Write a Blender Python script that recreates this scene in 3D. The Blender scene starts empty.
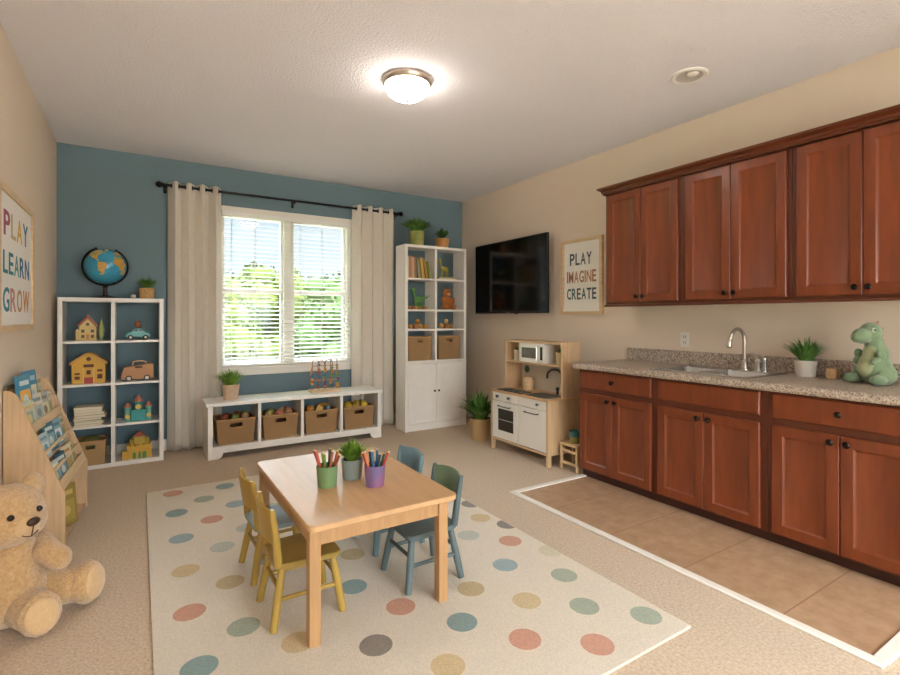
import bpy, bmesh, math, random
from mathutils import Vector as V, Matrix, Euler, noise
R = math.radians
scene = bpy.context.scene
C = scene.collection

# ------------------------------------------------------------------ camera, sky, lights, exposure
F_PX, HORIZON, YAW, EYE = 495.0, 317.5, math.atan((450 - 139) / 495.0), 1.28
cam = bpy.data.cameras.new('camera')
cam.sensor_fit = 'HORIZONTAL'; cam.sensor_width = 36.0
cam.lens = 36.0 * F_PX / 900.0
cam.shift_y = -(337.5 - HORIZON) / 900.0
cam.clip_start = .05
cam_o = bpy.data.objects.new('camera', cam); C.objects.link(cam_o)
cam_o.location = (0, 0, EYE); cam_o.rotation_euler = (R(90), 0, -YAW)
scene.camera = cam_o

vs = scene.view_settings
scene.display_settings.display_device = 'sRGB'
vs.view_transform = 'Standard'; vs.look = 'None'; vs.gamma = 1.0; vs.use_curve_mapping = False
vs.exposure = 1.08
scene.cycles.use_denoising = True
scene.cycles.max_bounces = 10; scene.cycles.diffuse_bounces = 5
scene.cycles.sample_clamp_indirect = 8

world = bpy.data.worlds.new('sky'); scene.world = world; world.use_nodes = True
wn = world.node_tree; wn.nodes.clear()
def wnode(t, **k):
    n = wn.nodes.new(t)
    for a, b in k.items(): setattr(n, a, b)
    return n
w_out = wnode('ShaderNodeOutputWorld'); w_bg = wnode('ShaderNodeBackground')
w_tc = wnode('ShaderNodeTexCoord'); w_sep = wnode('ShaderNodeSeparateXYZ')
w_ramp = wnode('ShaderNodeValToRGB'); w_noise = wnode('ShaderNodeTexNoise')
w_mix = wnode('ShaderNodeMixRGB'); w_str = wnode('ShaderNodeMapRange')
wn.links.new(w_tc.outputs['Generated'], w_sep.inputs[0])
wn.links.new(w_sep.outputs['Z'], w_ramp.inputs[0])
el = w_ramp.color_ramp.elements
el[0].position = 0.0; el[0].color = (.90, .93, .95, 1)
el[1].position = 1.0; el[1].color = (.55, .72, 1, 1)
e = el.new(.10); e.color = (.74, .85, .95, 1)
e = el.new(.22); e.color = (.64, .78, .93, 1)
e = el.new(.45); e.color = (.86, .93, 1.0, 1)
w_map = wnode('ShaderNodeMapping'); w_map.inputs['Scale'].default_value = (2.2, 2.2, 7)
wn.links.new(w_tc.outputs['Generated'], w_map.inputs[0]); wn.links.new(w_map.outputs[0], w_noise.inputs['Vector'])
w_noise.inputs['Scale'].default_value = 1.6; w_noise.inputs['Detail'].default_value = 5
w_cr = wnode('ShaderNodeValToRGB'); w_cr.color_ramp.elements[0].position = .48; w_cr.color_ramp.elements[1].position = .72
wn.links.new(w_noise.outputs[0], w_cr.inputs[0])
wn.links.new(w_cr.outputs[0], w_mix.inputs[0]); wn.links.new(w_ramp.outputs[0], w_mix.inputs[1])
w_mix.inputs[2].default_value = (.93, .95, .97, 1)
SKY_LOW, SKY_HIGH, SKY_FILL = .54, 15.0, 5.0
w_str.inputs['From Min'].default_value = .24; w_str.inputs['From Max'].default_value = .55
w_str.inputs['To Min'].default_value = SKY_LOW; w_str.inputs['To Max'].default_value = SKY_HIGH
wn.links.new(w_sep.outputs['Z'], w_str.inputs['Value'])
# sky behind the camera boosted as room fill through the added doors
w_fill = wnode('ShaderNodeMapRange'); w_fill.inputs['From Min'].default_value = .1; w_fill.inputs['From Max'].default_value = -.5
w_fill.inputs['To Min'].default_value = 0; w_fill.inputs['To Max'].default_value = SKY_FILL
w_up = wnode('ShaderNodeMapRange'); w_up.inputs['From Min'].default_value = -.02; w_up.inputs['From Max'].default_value = .02
w_sm = wnode('ShaderNodeMath'); w_sm.operation = 'MULTIPLY'; w_add = wnode('ShaderNodeMath'); w_add.operation = 'ADD'
wn.links.new(w_sep.outputs['Y'], w_fill.inputs['Value']); wn.links.new(w_sep.outputs['Z'], w_up.inputs['Value'])
wn.links.new(w_fill.outputs[0], w_sm.inputs[0]); wn.links.new(w_up.outputs[0], w_sm.inputs[1])
wn.links.new(w_sm.outputs[0], w_add.inputs[0]); wn.links.new(w_str.outputs[0], w_add.inputs[1])
w_tint = wnode('ShaderNodeMixRGB'); w_tint.inputs[2].default_value = (.93, .965, 1, 1)
w_wf = wnode('ShaderNodeMapRange'); w_wf.inputs['From Min'].default_value = .1; w_wf.inputs['From Max'].default_value = -.3
wn.links.new(w_sep.outputs['Y'], w_wf.inputs['Value']); wn.links.new(w_wf.outputs[0], w_tint.inputs[0]); wn.links.new(w_mix.outputs[0], w_tint.inputs[1])
wn.links.new(w_tint.outputs[0], w_bg.inputs[0]); wn.links.new(w_add.outputs[0], w_bg.inputs[1])
wn.links.new(w_bg.outputs[0], w_out.inputs[0])

def light(name, kind, loc, rot, energy, col=(1, 1, 1), **k):
    l = bpy.data.lights.new(name, kind); l.energy = energy; l.color = col
    for a, b in k.items(): setattr(l, a, b)
    o = bpy.data.objects.new(name, l); C.objects.link(o)
    o.location = loc; o.rotation_euler = [R(a) for a in rot]; return o
light('sun', 'SUN', (0, -5, 9), (48, 0, 22), .8, (1, .95, .86), angle=R(1.5))

D, XR, XL, HC, YB = 5.5, 3.645, -.611, 2.815, -2.2      # back wall, right wall, left wall, ceiling, wall behind the camera
# daylight entering: the back window, and unseen glazed doors added behind the camera for soft fill
def portal(name, loc, rot, sx, sy):
    o = light(name, 'AREA', loc, rot, 1, shape='RECTANGLE', size=sx, size_y=sy)
    o.data.cycles.is_portal = True
    return o
portal('window_daylight_portal', (1.41, D + .16, 1.55), (-90, 0, 0), 1.4, 1.6)
portal('rear_fill_portal', (1.5, YB - .16, 1.2), (90, 0, 0), 3.0, 2.3)
LAMP = 16.0          # ceiling lamp glass

# ------------------------------------------------------------------ helpers
def lin(c):
    if isinstance(c, str):
        c = [int(c[i:i + 2], 16) / 255 for i in (1, 3, 5)]
    return tuple(x / 12.92 if x <= .04045 else ((x + .055) / 1.055) ** 2.4 for x in c) + (1,)
MATS = {}
def mat(name, col, rough=.5, metal=0, bump=0, bscale=60, var=0, vscale=6, stretch=(1, 1, 1), col2=None,
        coat=0, sheen=0, emit=0, trans=0, alpha=1, detail=3, spec=.5, sss=0):
    if name in MATS: return MATS[name]
    m = bpy.data.materials.new(name); m.use_nodes = True; n = m.node_tree; N = n.nodes
    b = N['Principled BSDF']; c = lin(col)
    b.inputs['Base Color'].default_value = c; b.inputs['Roughness'].default_value = rough
    b.inputs['Metallic'].default_value = metal
    b.inputs['Specular IOR Level'].default_value = spec
    if coat: b.inputs['Coat Weight'].default_value = coat; b.inputs['Coat Roughness'].default_value = .15
    if sheen: b.inputs['Sheen Weight'].default_value = sheen; b.inputs['Sheen Roughness'].default_value = .5
    if trans: b.inputs['Transmission Weight'].default_value = trans
    if emit: b.inputs['Emission Color'].default_value = c; b.inputs['Emission Strength'].default_value = emit
    if var or bump or col2:
        tc = N.new('ShaderNodeTexCoord'); mp = N.new('ShaderNodeMapping'); mp.inputs['Scale'].default_value = stretch
        n.links.new(tc.outputs['Object'], mp.inputs[0])
    if var or col2:
        ns = N.new('ShaderNodeTexNoise'); ns.inputs['Scale'].default_value = vscale; ns.inputs['Detail'].default_value = detail
        n.links.new(mp.outputs[0], ns.inputs['Vector'])
        rp = N.new('ShaderNodeValToRGB'); rp.color_ramp.elements[0].position = .32; rp.color_ramp.elements[1].position = .68
        c2 = lin(col2) if col2 else tuple(x * (1 - var) for x in c[:3]) + (1,)
        rp.color_ramp.elements[0].color = c2
        rp.color_ramp.elements[1].color = c if col2 else tuple(min(1, x * (1 + var * .6)) for x in c[:3]) + (1,)
        n.links.new(ns.outputs[0], rp.inputs[0]); n.links.new(rp.outputs[0], b.inputs['Base Color'])
    if bump:
        nb = N.new('ShaderNodeTexNoise'); nb.inputs['Scale'].default_value = bscale; nb.inputs['Detail'].default_value = 4
        n.links.new(mp.outputs[0], nb.inputs['Vector'])
        bp = N.new('ShaderNodeBump'); bp.inputs['Strength'].default_value = bump; bp.inputs['Distance'].default_value = .01
        n.links.new(nb.outputs[0], bp.inputs['Height']); n.links.new(bp.outputs[0], b.inputs['Normal'])
    MATS[name] = m; return m

class MB:
    """collects geometry for ONE mesh; m = current material slot"""
    def __init__(s): s.bm = bmesh.new(); s.m = 0; s.n = 0
    def _t(s):
        s.bm.faces.ensure_lookup_table()
        for f in s.bm.faces[s.n:]: f.material_index = s.m
        s.n = len(s.bm.faces); return s
    def poly(s, pts, faces):
        vv = [s.bm.verts.new(p) for p in pts]
        for f in faces:
            try: s.bm.faces.new([vv[i] for i in f])
            except ValueError: pass
        return s._t()
    def box(s, x0, x1, y0, y1, z0, z1, M=None):
        p = [V((x, y, z)) for x in (x0, x1) for y in (y0, y1) for z in (z0, z1)]
        if M is not None: p = [M @ q for q in p]
        return s.poly(p, [(0, 1, 3, 2), (4, 6, 7, 5), (0, 4, 5, 1), (2, 3, 7, 6), (0, 2, 6, 4), (1, 5, 7, 3)])
    def loft(s, rings, cap=True, closed=True):
        pts = [p for r in rings for p in r]; k = len(rings[0]); fs = []
        for i in range(len(rings) - 1):
            for j in range(k if closed else k - 1):
                a, b_ = i * k + j, i * k + (j + 1) % k
                fs.append((a, b_, b_ + k, a + k))
        if cap: fs += [tuple(range(k - 1, -1, -1)), tuple(range(len(pts) - k, len(pts)))]
        return s.poly(pts, fs)
    def cyl(s, p0, p1, r0, r1=None, n=16):
        r1 = r0 if r1 is None else r1; p0, p1 = V(p0), V(p1); d = (p1 - p0).normalized()
        a = d.orthogonal().normalized(); b = d.cross(a)
        ring = lambda p, r: [p + (a * math.cos(t) + b * math.sin(t)) * r for t in [2 * math.pi * i / n for i in range(n)]]
        return s.loft([ring(p0, r0), ring(p1, r1)])
    def lathe(s, prof, c=(0, 0, 0), n=28, M=None, cap=False):
        c = V(c); rings = []
        for r, z in prof:
            ring = [V((r * math.cos(2 * math.pi * i / n), r * math.sin(2 * math.pi * i / n), z)) for i in range(n)]
            rings.append([c + (M @ q if M is not None else q) for q in ring])
        return s.loft(rings, cap=cap)
    def tube(s, pts, r, n=10, cap=True):
        pts = [V(p) for p in pts]; rings = []; a = None
        rr = r if isinstance(r, (list, tuple)) else [r] * len(pts)
        for i, p in enumerate(pts):
            d = (pts[min(i + 1, len(pts) - 1)] - pts[max(i - 1, 0)]).normalized()
            if a is None: a = d.orthogonal().normalized()
            a = (a - d * a.dot(d)).normalized(); b = d.cross(a)
            rings.append([p + (a * math.cos(t) + b * math.sin(t)) * rr[i] for t in [2 * math.pi * k / n for k in range(n)]])
        return s.loft(rings, cap=cap)
    def prism(s, poly, O, u, v, w):
        """polygon in the u,v plane at O, extruded by vector w"""
        O, u, v, w = V(O), V(u), V(v), V(w)
        a = [O + u * x + v * y for x, y in poly]
        return s.loft([a, [p + w for p in a]])
    def sph(s, c, r, M=None, n=20, m=12):
        r = (r, r, r) if not isinstance(r, (tuple, list)) else r; c = V(c); rings = []
        for i in range(m + 1):
            t = math.pi * i / m; q = max(math.sin(t), .004)
            ring = [V((r[0] * q * math.cos(2 * math.pi * j / n), r[1] * q * math.sin(2 * math.pi * j / n), -r[2] * math.cos(t))) for j in range(n)]
            rings.append([c + (M @ p if M is not None else p) for p in ring])
        return s.loft(rings)
    def panel(s, O, u, v, nrm, w, h, t, st=0, rec=.010, ch=.004, sl=.016):
        """door or drawer slab: outer chamfer and, if st, a recessed centre panel"""
        O, u, v, nrm = V(O), V(u), V(v), V(nrm)
        R4 = lambda i, d: [O + u * a + v * b + nrm * d for a, b in ((i, i), (w - i, i), (w - i, h - i), (i, h - i))]
        rings = [R4(0, 0), R4(0, t - ch), R4(ch, t)]
        if st: rings += [R4(st, t), R4(st + .003, t - rec * .3), R4(st + sl, t - rec)]
        return s.loft(rings)

def finish(me, smooth):
    if smooth:
        for p in me.polygons: p.use_smooth = True
        me.set_sharp_from_angle(angle=R(smooth))
ROOT = {}
def obj(name, mb, mats, parent=None, world=True, smooth=35, bevel=0, mods=None, label=None):
    bmesh.ops.recalc_face_normals(mb.bm, faces=mb.bm.faces)
    me = bpy.data.meshes.new(name); mb.bm.to_mesh(me); mb.bm.free()
    for m in (mats if isinstance(mats, (list, tuple)) else [mats]): me.materials.append(m)
    o = bpy.data.objects.new(name, me); C.objects.link(o)
    if parent:
        o.parent = parent
        r = parent
        while r.parent: r = r.parent
        if world: me.transform(Matrix.Translation(-r.location))
    finish(me, smooth)
    if bevel:
        b = o.modifiers.new('bevel', 'BEVEL'); b.width = bevel; b.segments = 2; b.limit_method = 'ANGLE'; b.angle_limit = R(40)
    if mods: mods(o)
    if label: o['label'] = label
    return o
def tag(o, label, cat, group=None):
    o['label'] = label; o['category'] = cat
    if group: o['group'] = group
    return o
def thing(name, label, cat, loc=(0, 0, 0), rz=0, group=None):
    o = bpy.data.objects.new(name, None); C.objects.link(o); o.location = loc; o.rotation_euler = (0, 0, rz)
    o.empty_display_size = .05
    return tag(o, label, cat, group)
def solo(name, mb, mats, label, cat, group=None, **k):
    """a thing that is one mesh; the origin moves to its base"""
    o = obj(name, mb, mats, **k)
    co = [v.co for v in o.data.vertices]
    c = V(((min(q.x for q in co) + max(q.x for q in co)) / 2, (min(q.y for q in co) + max(q.y for q in co)) / 2, min(q.z for q in co)))
    o.data.transform(Matrix.Translation(-c)); o.location = c
    return tag(o, label, cat, group)
def struct(name, mb, mats, parent=None, **k):
    o = obj(name, mb, mats, parent, **k)
    if not parent: o['kind'] = 'structure'
    return o
def dup(root, loc, rz=None, label=None, group=None):
    def rec(o, par):
        c = o.copy(); C.objects.link(c)
        if par is not None: c.parent = par
        for ch in kids.get(o.name, []): rec(ch, c)
        return c
    kids = {}
    for o in root.children_recursive: kids.setdefault(o.parent.name, []).append(o)
    r = rec(root, None); r.location = loc
    if rz is not None: r.rotation_euler = (0, 0, rz)
    if label: r['label'] = label
    if group: r['group'] = group
    return r

UX, UY, UZ = V((1, 0, 0)), V((0, 1, 0)), V((0, 0, 1))

# ------------------------------------------------------------------ materials
M_cream = mat('cream_wall_paint', '#e4d3c0', .85, bump=.12, bscale=180, spec=.2)
M_blue = mat('blue_wall_paint', '#748a93', .8, bump=.12, bscale=180, spec=.2)
M_ceil = mat('textured_ceiling', '#eeebf0', .9, bump=.8, bscale=65, spec=.1)
M_carpet = mat('beige_carpet', '#dbc6ad', .95, bump=1.0, bscale=110, col2='#c3aa8f', vscale=80, detail=6, spec=.05, sheen=.2)
M_trimw = mat('white_trim', '#efe9e0', .45)
M_white = mat('white_furniture', '#efeae3', .33, var=.02, vscale=14)
M_birch = mat('birch_wood', '#d4b28b', .45, var=.13, vscale=5, stretch=(9, 9, .8), bump=.03, bscale=20)
M_birchx = mat('birch_tabletop', '#cfa578', .36, var=.07, vscale=4, stretch=(10, .8, 9), bump=.02, bscale=20)
M_pine = mat('light_pine', '#dfc096', .45, var=.12, vscale=5, stretch=(1, 1, 8))
M_cherry = mat('cherry_wood', '#803d1c', .38, col2='#6e3216', vscale=4, stretch=(6, 6, .9), coat=.08, detail=5)
M_cherryd = mat('cherry_frame', '#5f2c15', .40, var=.10, vscale=6, stretch=(6, 6, .9), coat=.05)
M_kick = mat('dark_toe_kick', '#3a1a0e', .5)
M_black = mat('black_metal', '#1b1a1b', .35, metal=.6)
M_blackp = mat('black_plastic', '#101012', .35)
M_bronze = mat('dark_bronze', '#2a211d', .3, metal=.8)
M_nickel = mat('brushed_nickel', '#cbbfb2', .38, metal=1)
M_steel = mat('stainless_steel', '#c3c4c4', .25, metal=1)
M_steeld = mat('grey_toy_metal', '#5d5f60', .4, metal=.7)
M_soil = mat('soil', '#3a2a1d', .95, bump=.8, bscale=90)
M_leafA = mat('bright_leaf', '#7fa63e', .5, var=.35, vscale=18, spec=.3)
M_leafB = mat('deep_leaf', '#5c873e', .5, var=.4, vscale=18, spec=.3)
M_leafC = mat('dark_leaf', '#41652f', .5, var=.35, vscale=18, spec=.3)
M_potw = mat('white_ceramic', '#d0c8bd', .5, var=.05, vscale=10)
M_pott = mat('tan_ceramic', '#cdb093', .7, var=.12, vscale=30, bump=.2, bscale=80)
M_cork = mat('cork_pot', '#c49a62', .8, var=.2, vscale=40, bump=.2)
M_pages = mat('book_pages', '#e9dfc8', .8, var=.08, vscale=3, stretch=(1, 1, 60))
M_curtain = mat('linen_curtain', '#fdf5ea', .9, var=.04, vscale=60, bump=.12, bscale=220, spec=.1)

def cloth_translucent(m):
    n = m.node_tree; N = n.nodes; b = N['Principled BSDF']; o = [x for x in N if x.type == 'OUTPUT_MATERIAL'][0]
    t = N.new('ShaderNodeBsdfTranslucent'); t.inputs[0].default_value = lin('#f4ece1'); mx = N.new('ShaderNodeMixShader'); mx.inputs[0].default_value = .25
    n.links.new(b.outputs[0], mx.inputs[1]); n.links.new(t.outputs[0], mx.inputs[2]); n.links.new(mx.outputs[0], o.inputs[0])
cloth_translucent(M_curtain)
def weave(name, c1, c2, sc=1.0):
    m = mat(name, c1, .75, spec=.25); n = m.node_tree; N = n.nodes; b = N['Principled BSDF']
    tc = N.new('ShaderNodeTexCoord'); mp = N.new('ShaderNodeMapping'); n.links.new(tc.outputs['Object'], mp.inputs[0])
    sep = N.new('ShaderNodeSeparateXYZ'); n.links.new(mp.outputs[0], sep.inputs[0])
    add = N.new('ShaderNodeMath'); add.operation = 'ADD'; n.links.new(sep.outputs[0], add.inputs[0]); n.links.new(sep.outputs[1], add.inputs[1])
    def sn(src, f):
        a = N.new('ShaderNodeMath'); a.operation = 'MULTIPLY'; a.inputs[1].default_value = f; n.links.new(src, a.inputs[0])
        c = N.new('ShaderNodeMath'); c.operation = 'SINE'; n.links.new(a.outputs[0], c.inputs[0]); return c.outputs[0]
    mu = N.new('ShaderNodeMath'); mu.operation = 'MULTIPLY'
    n.links.new(sn(add.outputs[0], 300 * sc), mu.inputs[0]); n.links.new(sn(sep.outputs[2], 420 * sc), mu.inputs[1])
    mr = N.new('ShaderNodeMapRange'); mr.inputs['From Min'].default_value = -1; n.links.new(mu.outputs[0], mr.inputs['Value'])
    mx = N.new('ShaderNodeMixRGB'); mx.inputs[1].default_value = lin(c2); mx.inputs[2].default_value = lin(c1)
    n.links.new(mr.outputs[0], mx.inputs[0]); n.links.new(mx.outputs[0], b.inputs['Base Color'])
    bp = N.new('ShaderNodeBump'); bp.inputs['Strength'].default_value = .6; bp.inputs['Distance'].default_value = .004
    n.links.new(mr.outputs[0], bp.inputs['Height']); n.links.new(bp.outputs[0], b.inputs['Normal'])
    return m
M_wicker = weave('wicker', '#bb976c', '#80603e')
M_wickerl = weave('pale_wicker', '#c9a97c', '#9c7a50')
M_wickrim = mat('wicker_rim', '#b98f5f', .7, bump=.4, bscale=140)

def granite():
    m = mat('speckled_counter', '#b8a893', .42, spec=.5); n = m.node_tree; N = n.nodes; b = N['Principled BSDF']
    tc = N.new('ShaderNodeTexCoord')
    n1 = N.new('ShaderNodeTexNoise'); n1.inputs['Scale'].default_value = 110; n1.inputs['Detail'].default_value = 3
    n2 = N.new('ShaderNodeTexVoronoi'); n2.inputs['Scale'].default_value = 85
    n.links.new(tc.outputs['Object'], n1.inputs['Vector']); n.links.new(tc.outputs['Object'], n2.inputs['Vector'])
    rp = N.new('ShaderNodeValToRGB'); cr = rp.color_ramp
    cr.elements[0].position = .36; cr.elements[0].color = lin('#77695f')
    cr.elements[1].position = .62; cr.elements[1].color = lin('#cdc2b4')
    a = cr.elements.new(.46); a.color = lin('#a8978a'); a = cr.elements.new(.53); a.color = lin('#b9a996')
    n.links.new(n1.outputs[0], rp.inputs[0])
    mx = N.new('ShaderNodeMixRGB'); mx.blend_type = 'MULTIPLY'; mx.inputs[0].default_value = .5
    n.links.new(rp.outputs[0], mx.inputs[1])
    r2 = N.new('ShaderNodeValToRGB'); r2.color_ramp.elements[0].color = lin('#8a7a6c'); r2.color_ramp.elements[1].color = (1, 1, 1, 1)
    r2.color_ramp.elements[1].position = .35
    n.links.new(n2.outputs['Color'], r2.inputs[0]); n.links.new(r2.outputs[0], mx.inputs[2])
    n.links.new(mx.outputs[0], b.inputs['Base Color']); return m
M_granite = granite()

def tile():
    m = mat('ceramic_floor_tile', '#bf9873', .38, spec=.4); n = m.node_tree; N = n.nodes; b = N['Principled BSDF']
    tc = N.new('ShaderNodeTexCoord'); mp = N.new('ShaderNodeMapping'); n.links.new(tc.outputs['Object'], mp.inputs[0])
    br = N.new('ShaderNodeTexBrick'); br.offset = 0; br.inputs['Scale'].default_value = 1
    br.inputs['Brick Width'].default_value = 9; br.inputs['Row Height'].default_value = .461; br.inputs['Mortar Size'].default_value = .0035
    br.inputs['Mortar Smooth'].default_value = .3
    mp.inputs['Location'].default_value = (.0, -.118, 0); mp.inputs['Location'].default_value[0] = 2.0
    n.links.new(mp.outputs[0], br.inputs['Vector'])
    ns = N.new('ShaderNodeTexNoise'); ns.inputs['Scale'].default_value = 11; ns.inputs['Detail'].default_value = 9; ns.inputs['Roughness'].default_value = .65
    n.links.new(tc.outputs['Object'], ns.inputs['Vector'])
    rp = N.new('ShaderNodeValToRGB'); rp.color_ramp.elements[0].position = .3; rp.color_ramp.elements[1].position = .7
    rp.color_ramp.elements[0].color = lin('#a58365'); rp.color_ramp.elements[1].color = lin('#bf9e80')
    n.links.new(ns.outputs[0], rp.inputs[0]); n.links.new(rp.outputs[0], br.inputs['Color1']); n.links.new(rp.outputs[0], br.inputs['Color2'])
    br.inputs['Mortar'].default_value = lin('#94704f'); n.links.new(br.outputs[0], b.inputs['Base Color'])
    bp = N.new('ShaderNodeBump'); bp.inputs['Strength'].default_value = .3; bp.inputs['Distance'].default_value = .003
    inv = N.new('ShaderNodeMath'); inv.operation = 'SUBTRACT'; inv.inputs[0].default_value = 1
    n.links.new(br.outputs['Fac'], inv.inputs[1]); n.links.new(inv.outputs[0], bp.inputs['Height']); n.links.new(bp.outputs[0], b.inputs['Normal'])
    return m
M_tile = tile()

# ------------------------------------------------------------------ room
WX0, WX1, WZ0, WZ1 = .705, 2.065, .775, 2.365       # window opening
struct('floor', MB().box(XL - .15, XR + .15, YB - .15, D + .15, -.1, 0), M_carpet)
TY0, TY1, TX0 = .73, 2.785, 2.335
struct('floor.001', MB().box(TX0, 3.06, TY0, TY1, 0, .004), M_tile)
mb = MB(); mb.box(TX0 - .045, TX0, TY0 - .045, TY1 + .045, 0, .012); mb.box(TX0, 3.05, TY1, TY1 + .045, 0, .012); mb.box(TX0, 3.06, TY0 - .05, TY0, 0, .012)
struct('trim_1', mb, M_trimw, bevel=.004)
struct('ceiling', MB().box(XL - .15, XR + .15, YB - .15, D + .15, HC, HC + .12), M_ceil)
struct('wall_left', MB().box(XL - .15, XL, YB - .15, D + .15, 0, HC), M_cream)
struct('wall_right', MB().box(XR, XR + .15, YB - .15, D + .15, 0, HC), M_cream)
def holed(x0, x1, hx0, hx1, z0, z1, hz0, hz1, y0, y1):
    m = MB(); m.box(x0, hx0, y0, y1, z0, z1); m.box(hx1, x1, y0, y1, z0, z1)
    m.box(hx0, hx1, y0, y1, hz1, z1)
    if hz0 > z0: m.box(hx0, hx1, y0, y1, z0, hz0)
    return m
struct('wall_back', holed(XL, XR, WX0, WX1, 0, HC, WZ0, WZ1, D, D + .15), M_blue)
struct('wall_front', holed(XL, XR, .0, 3.0, 0, HC, 0, 2.35, YB - .15, YB), M_cream)  # wide opening added behind the camera to let fill light in
for nm, a in (('baseboard_back', (XL, XR, D - .015, D, 0, .11)), ('baseboard_left', (XL, XL + .015, YB, D - .015, 0, .11)),
              ('baseboard_right', (XR - .015, XR, 2.9, D - .015, 0, .11))):
    struct(nm, MB().box(*a), M_trimw, bevel=.004)

# window: casing, two double-hung units with a wide mullion
def window(name, x0, x1, z0, z1, y, units, sash, horiz, casing=True, facing=-1, rail=.5):
    w = MB()
    if casing:
        cz = .055
        w.box(x0 - cz, x0, y - .018, y, z0, z1 + cz); w.box(x1, x1 + cz, y - .018, y, z0, z1 + cz)
        w.box(x0, x1, y - .018, y, z1, z1 + cz)
    for a in (x0, x1 - .02): w.box(a, a + .02, y, y + .14, z0, z1)
    w.box(x0 + .02, x1 - .02, y, y + .14, z1 - .02, z1); w.box(x0 + .02, x1 - .02, y, y + .14, z0, z0 + .02)
    root = struct(name, w, M_trimw, bevel=.003)
    wd = (x1 - x0) / units
    for i in range(units):
        a, b = x0 + wd * i + (.02 if i == 0 else .05), x0 + wd * (i + 1) - (.02 if i == units - 1 else .05)
        if i: obj('mullion', MB().box(a - .10, a, y + .015, y + .12, z0 + .02, z1 - .02), M_trimw, root, world=False)
        m = MB(); yy = y + .07
        m.box(a, a + sash, yy, yy + .04, z0 + .02, z1 - .02); m.box(b - sash, b, yy, yy + .04, z0 + .02, z1 - .02)
        m.box(a + sash, b - sash, yy, yy + .04, z0 + .02, z0 + .02 + sash * 1.3); m.box(a + sash, b - sash, yy, yy + .04, z1 - .02 - sash, z1 - .02)
        if horiz:
            zr = z0 + (z1 - z0) * rail
            m.box(a + sash, b - sash, yy - .02, yy + .04, zr - .025, zr + .025)
        obj('sash', m, M_trimw, root, world=False, bevel=.002)
        obj('window_pane', MB().box(a + sash, b - sash, yy + .016, yy + .02, z0 + .04, z1 - .03), M_glass, root, world=False)
    return root
def glass():
    m = bpy.data.materials.new('window_glass'); m.use_nodes = True; n = m.node_tree; N = n.nodes; N.clear()
    o = N.new('ShaderNodeOutputMaterial'); t = N.new('ShaderNodeBsdfTransparent'); g = N.new('ShaderNodeBsdfGlossy'); g.inputs['Roughness'].default_value = .02
    t.inputs[0].default_value = (.97, .99, .98, 1)
    f = N.new('ShaderNodeFresnel'); f.inputs[0].default_value = 1.45; mx = N.new('ShaderNodeMixShader')
    n.links.new(f.outputs[0], mx.inputs[0]); n.links.new(t.outputs[0], mx.inputs[1]); n.links.new(g.outputs[0], mx.inputs[2]); n.links.new(mx.outputs[0], o.inputs[0])
    return m
M_glass = glass()
w1 = window('window_1', WX0, WX1, WZ0, WZ1, D, 2, .024, True, rail=.49)
m = MB(); m.box(WX0 - .07, WX1 + .07, D - .05, D + .0, WZ0 - .030, WZ0); m.box(WX0 - .055, WX1 + .055, D - .02, D, WZ0 - .095, WZ0 - .030)
obj('window_sill', m, M_trimw, w1, world=False, bevel=.004)
window('fill_window', 0.0, 3.0, 0, 2.35, YB - .15, 3, .05, False, casing=False)  # unseen glazed doors, added so the rear sky fills the room

# ------------------------------------------------------------------ outside
M_grass = mat('lawn', '#7f9a4a', .95, var=.3, vscale=3)
g = MB().box(-25, 30, D + 1.2, 45, -.5, -.4); struct('lawn_ground', g, M_grass)
struct('bounce_ground', MB().box(-6, 10, D + .2, 9.4, -.5, -.39), mat('pale_bounce', '#d8d4cc', .9, var=.1))  # unseen pale slab added to bounce daylight up onto the ceiling
struct('patio_ground', MB().box(-15, 18, YB - 20, YB - .2, -.2, -.1), mat('patio_paving', '#b9ab99', .9, var=.15))
M_fol = [mat('yellow_green_foliage', '#434e25', .9, var=.22, vscale=3, spec=.05), mat('mid_green_foliage', '#374627', .9, var=.22, vscale=3, spec=.05),
         mat('pale_green_foliage', '#404c2d', .9, var=.22, vscale=3, spec=.05)]
M_trunk = mat('tree_bark', '#6b5140', .9)
def tree(x, y, h, w, mi, label, seed):
    rnd = random.Random(seed)
    t = thing('leafy_tree', label, 'tree', (x, y, -.4), group='trees beyond the window')
    obj('trunk', MB().cyl((0, 0, 0), (0, 0, h * .7), .12, .05, 8), M_trunk, t, world=False)
    m = MB(); blobs = []
    for i in range(15):
        a = rnd.uniform(0, 6.28); q = rnd.uniform(.0, .36) * w; zz = h * rnd.uniform(.22, .86)
        blobs.append((V((math.cos(a) * q, math.sin(a) * q, zz)), w * rnd.uniform(.2, .3) * (1.15 - .5 * zz / h)))
    blobs.append((V((0, 0, h * .84)), w * .2))
    for c_, r_ in blobs:
        for k in range(150):
            d = V((rnd.gauss(0, 1), rnd.gauss(0, 1), rnd.gauss(0, 1))).normalized()
            p = c_ + d * r_ * rnd.uniform(.72, 1.08); s_ = rnd.uniform(.05, .10) * (1 + h * .08)
            a = V((rnd.gauss(0, 1), rnd.gauss(0, 1), rnd.gauss(0, 1))).normalized(); b = a.cross(d).normalized() if abs(a.dot(d)) < .95 else a.orthogonal().normalized()
            q = (a + d * .3).normalized()
            m.poly([p - b * s_ * .5, p + q * s_ * .9 + b * 0, p + b * s_ * .5, p - q * s_ * .9], [(0, 1, 2, 3)])
        m.sph(c_, r_ * .8, n=8, m=5)
    obj('crown', m, M_fol[mi], t, world=False, smooth=0)
tree(2.45, 12.4, 3.0, 2.3, 0, 'tall pointed yellow-green tree outside the left half of the window', 3)
tree(4.95, 13.0, 2.95, 2.5, 1, 'rounded mid-green tree outside the right half of the window', 5)
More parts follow.
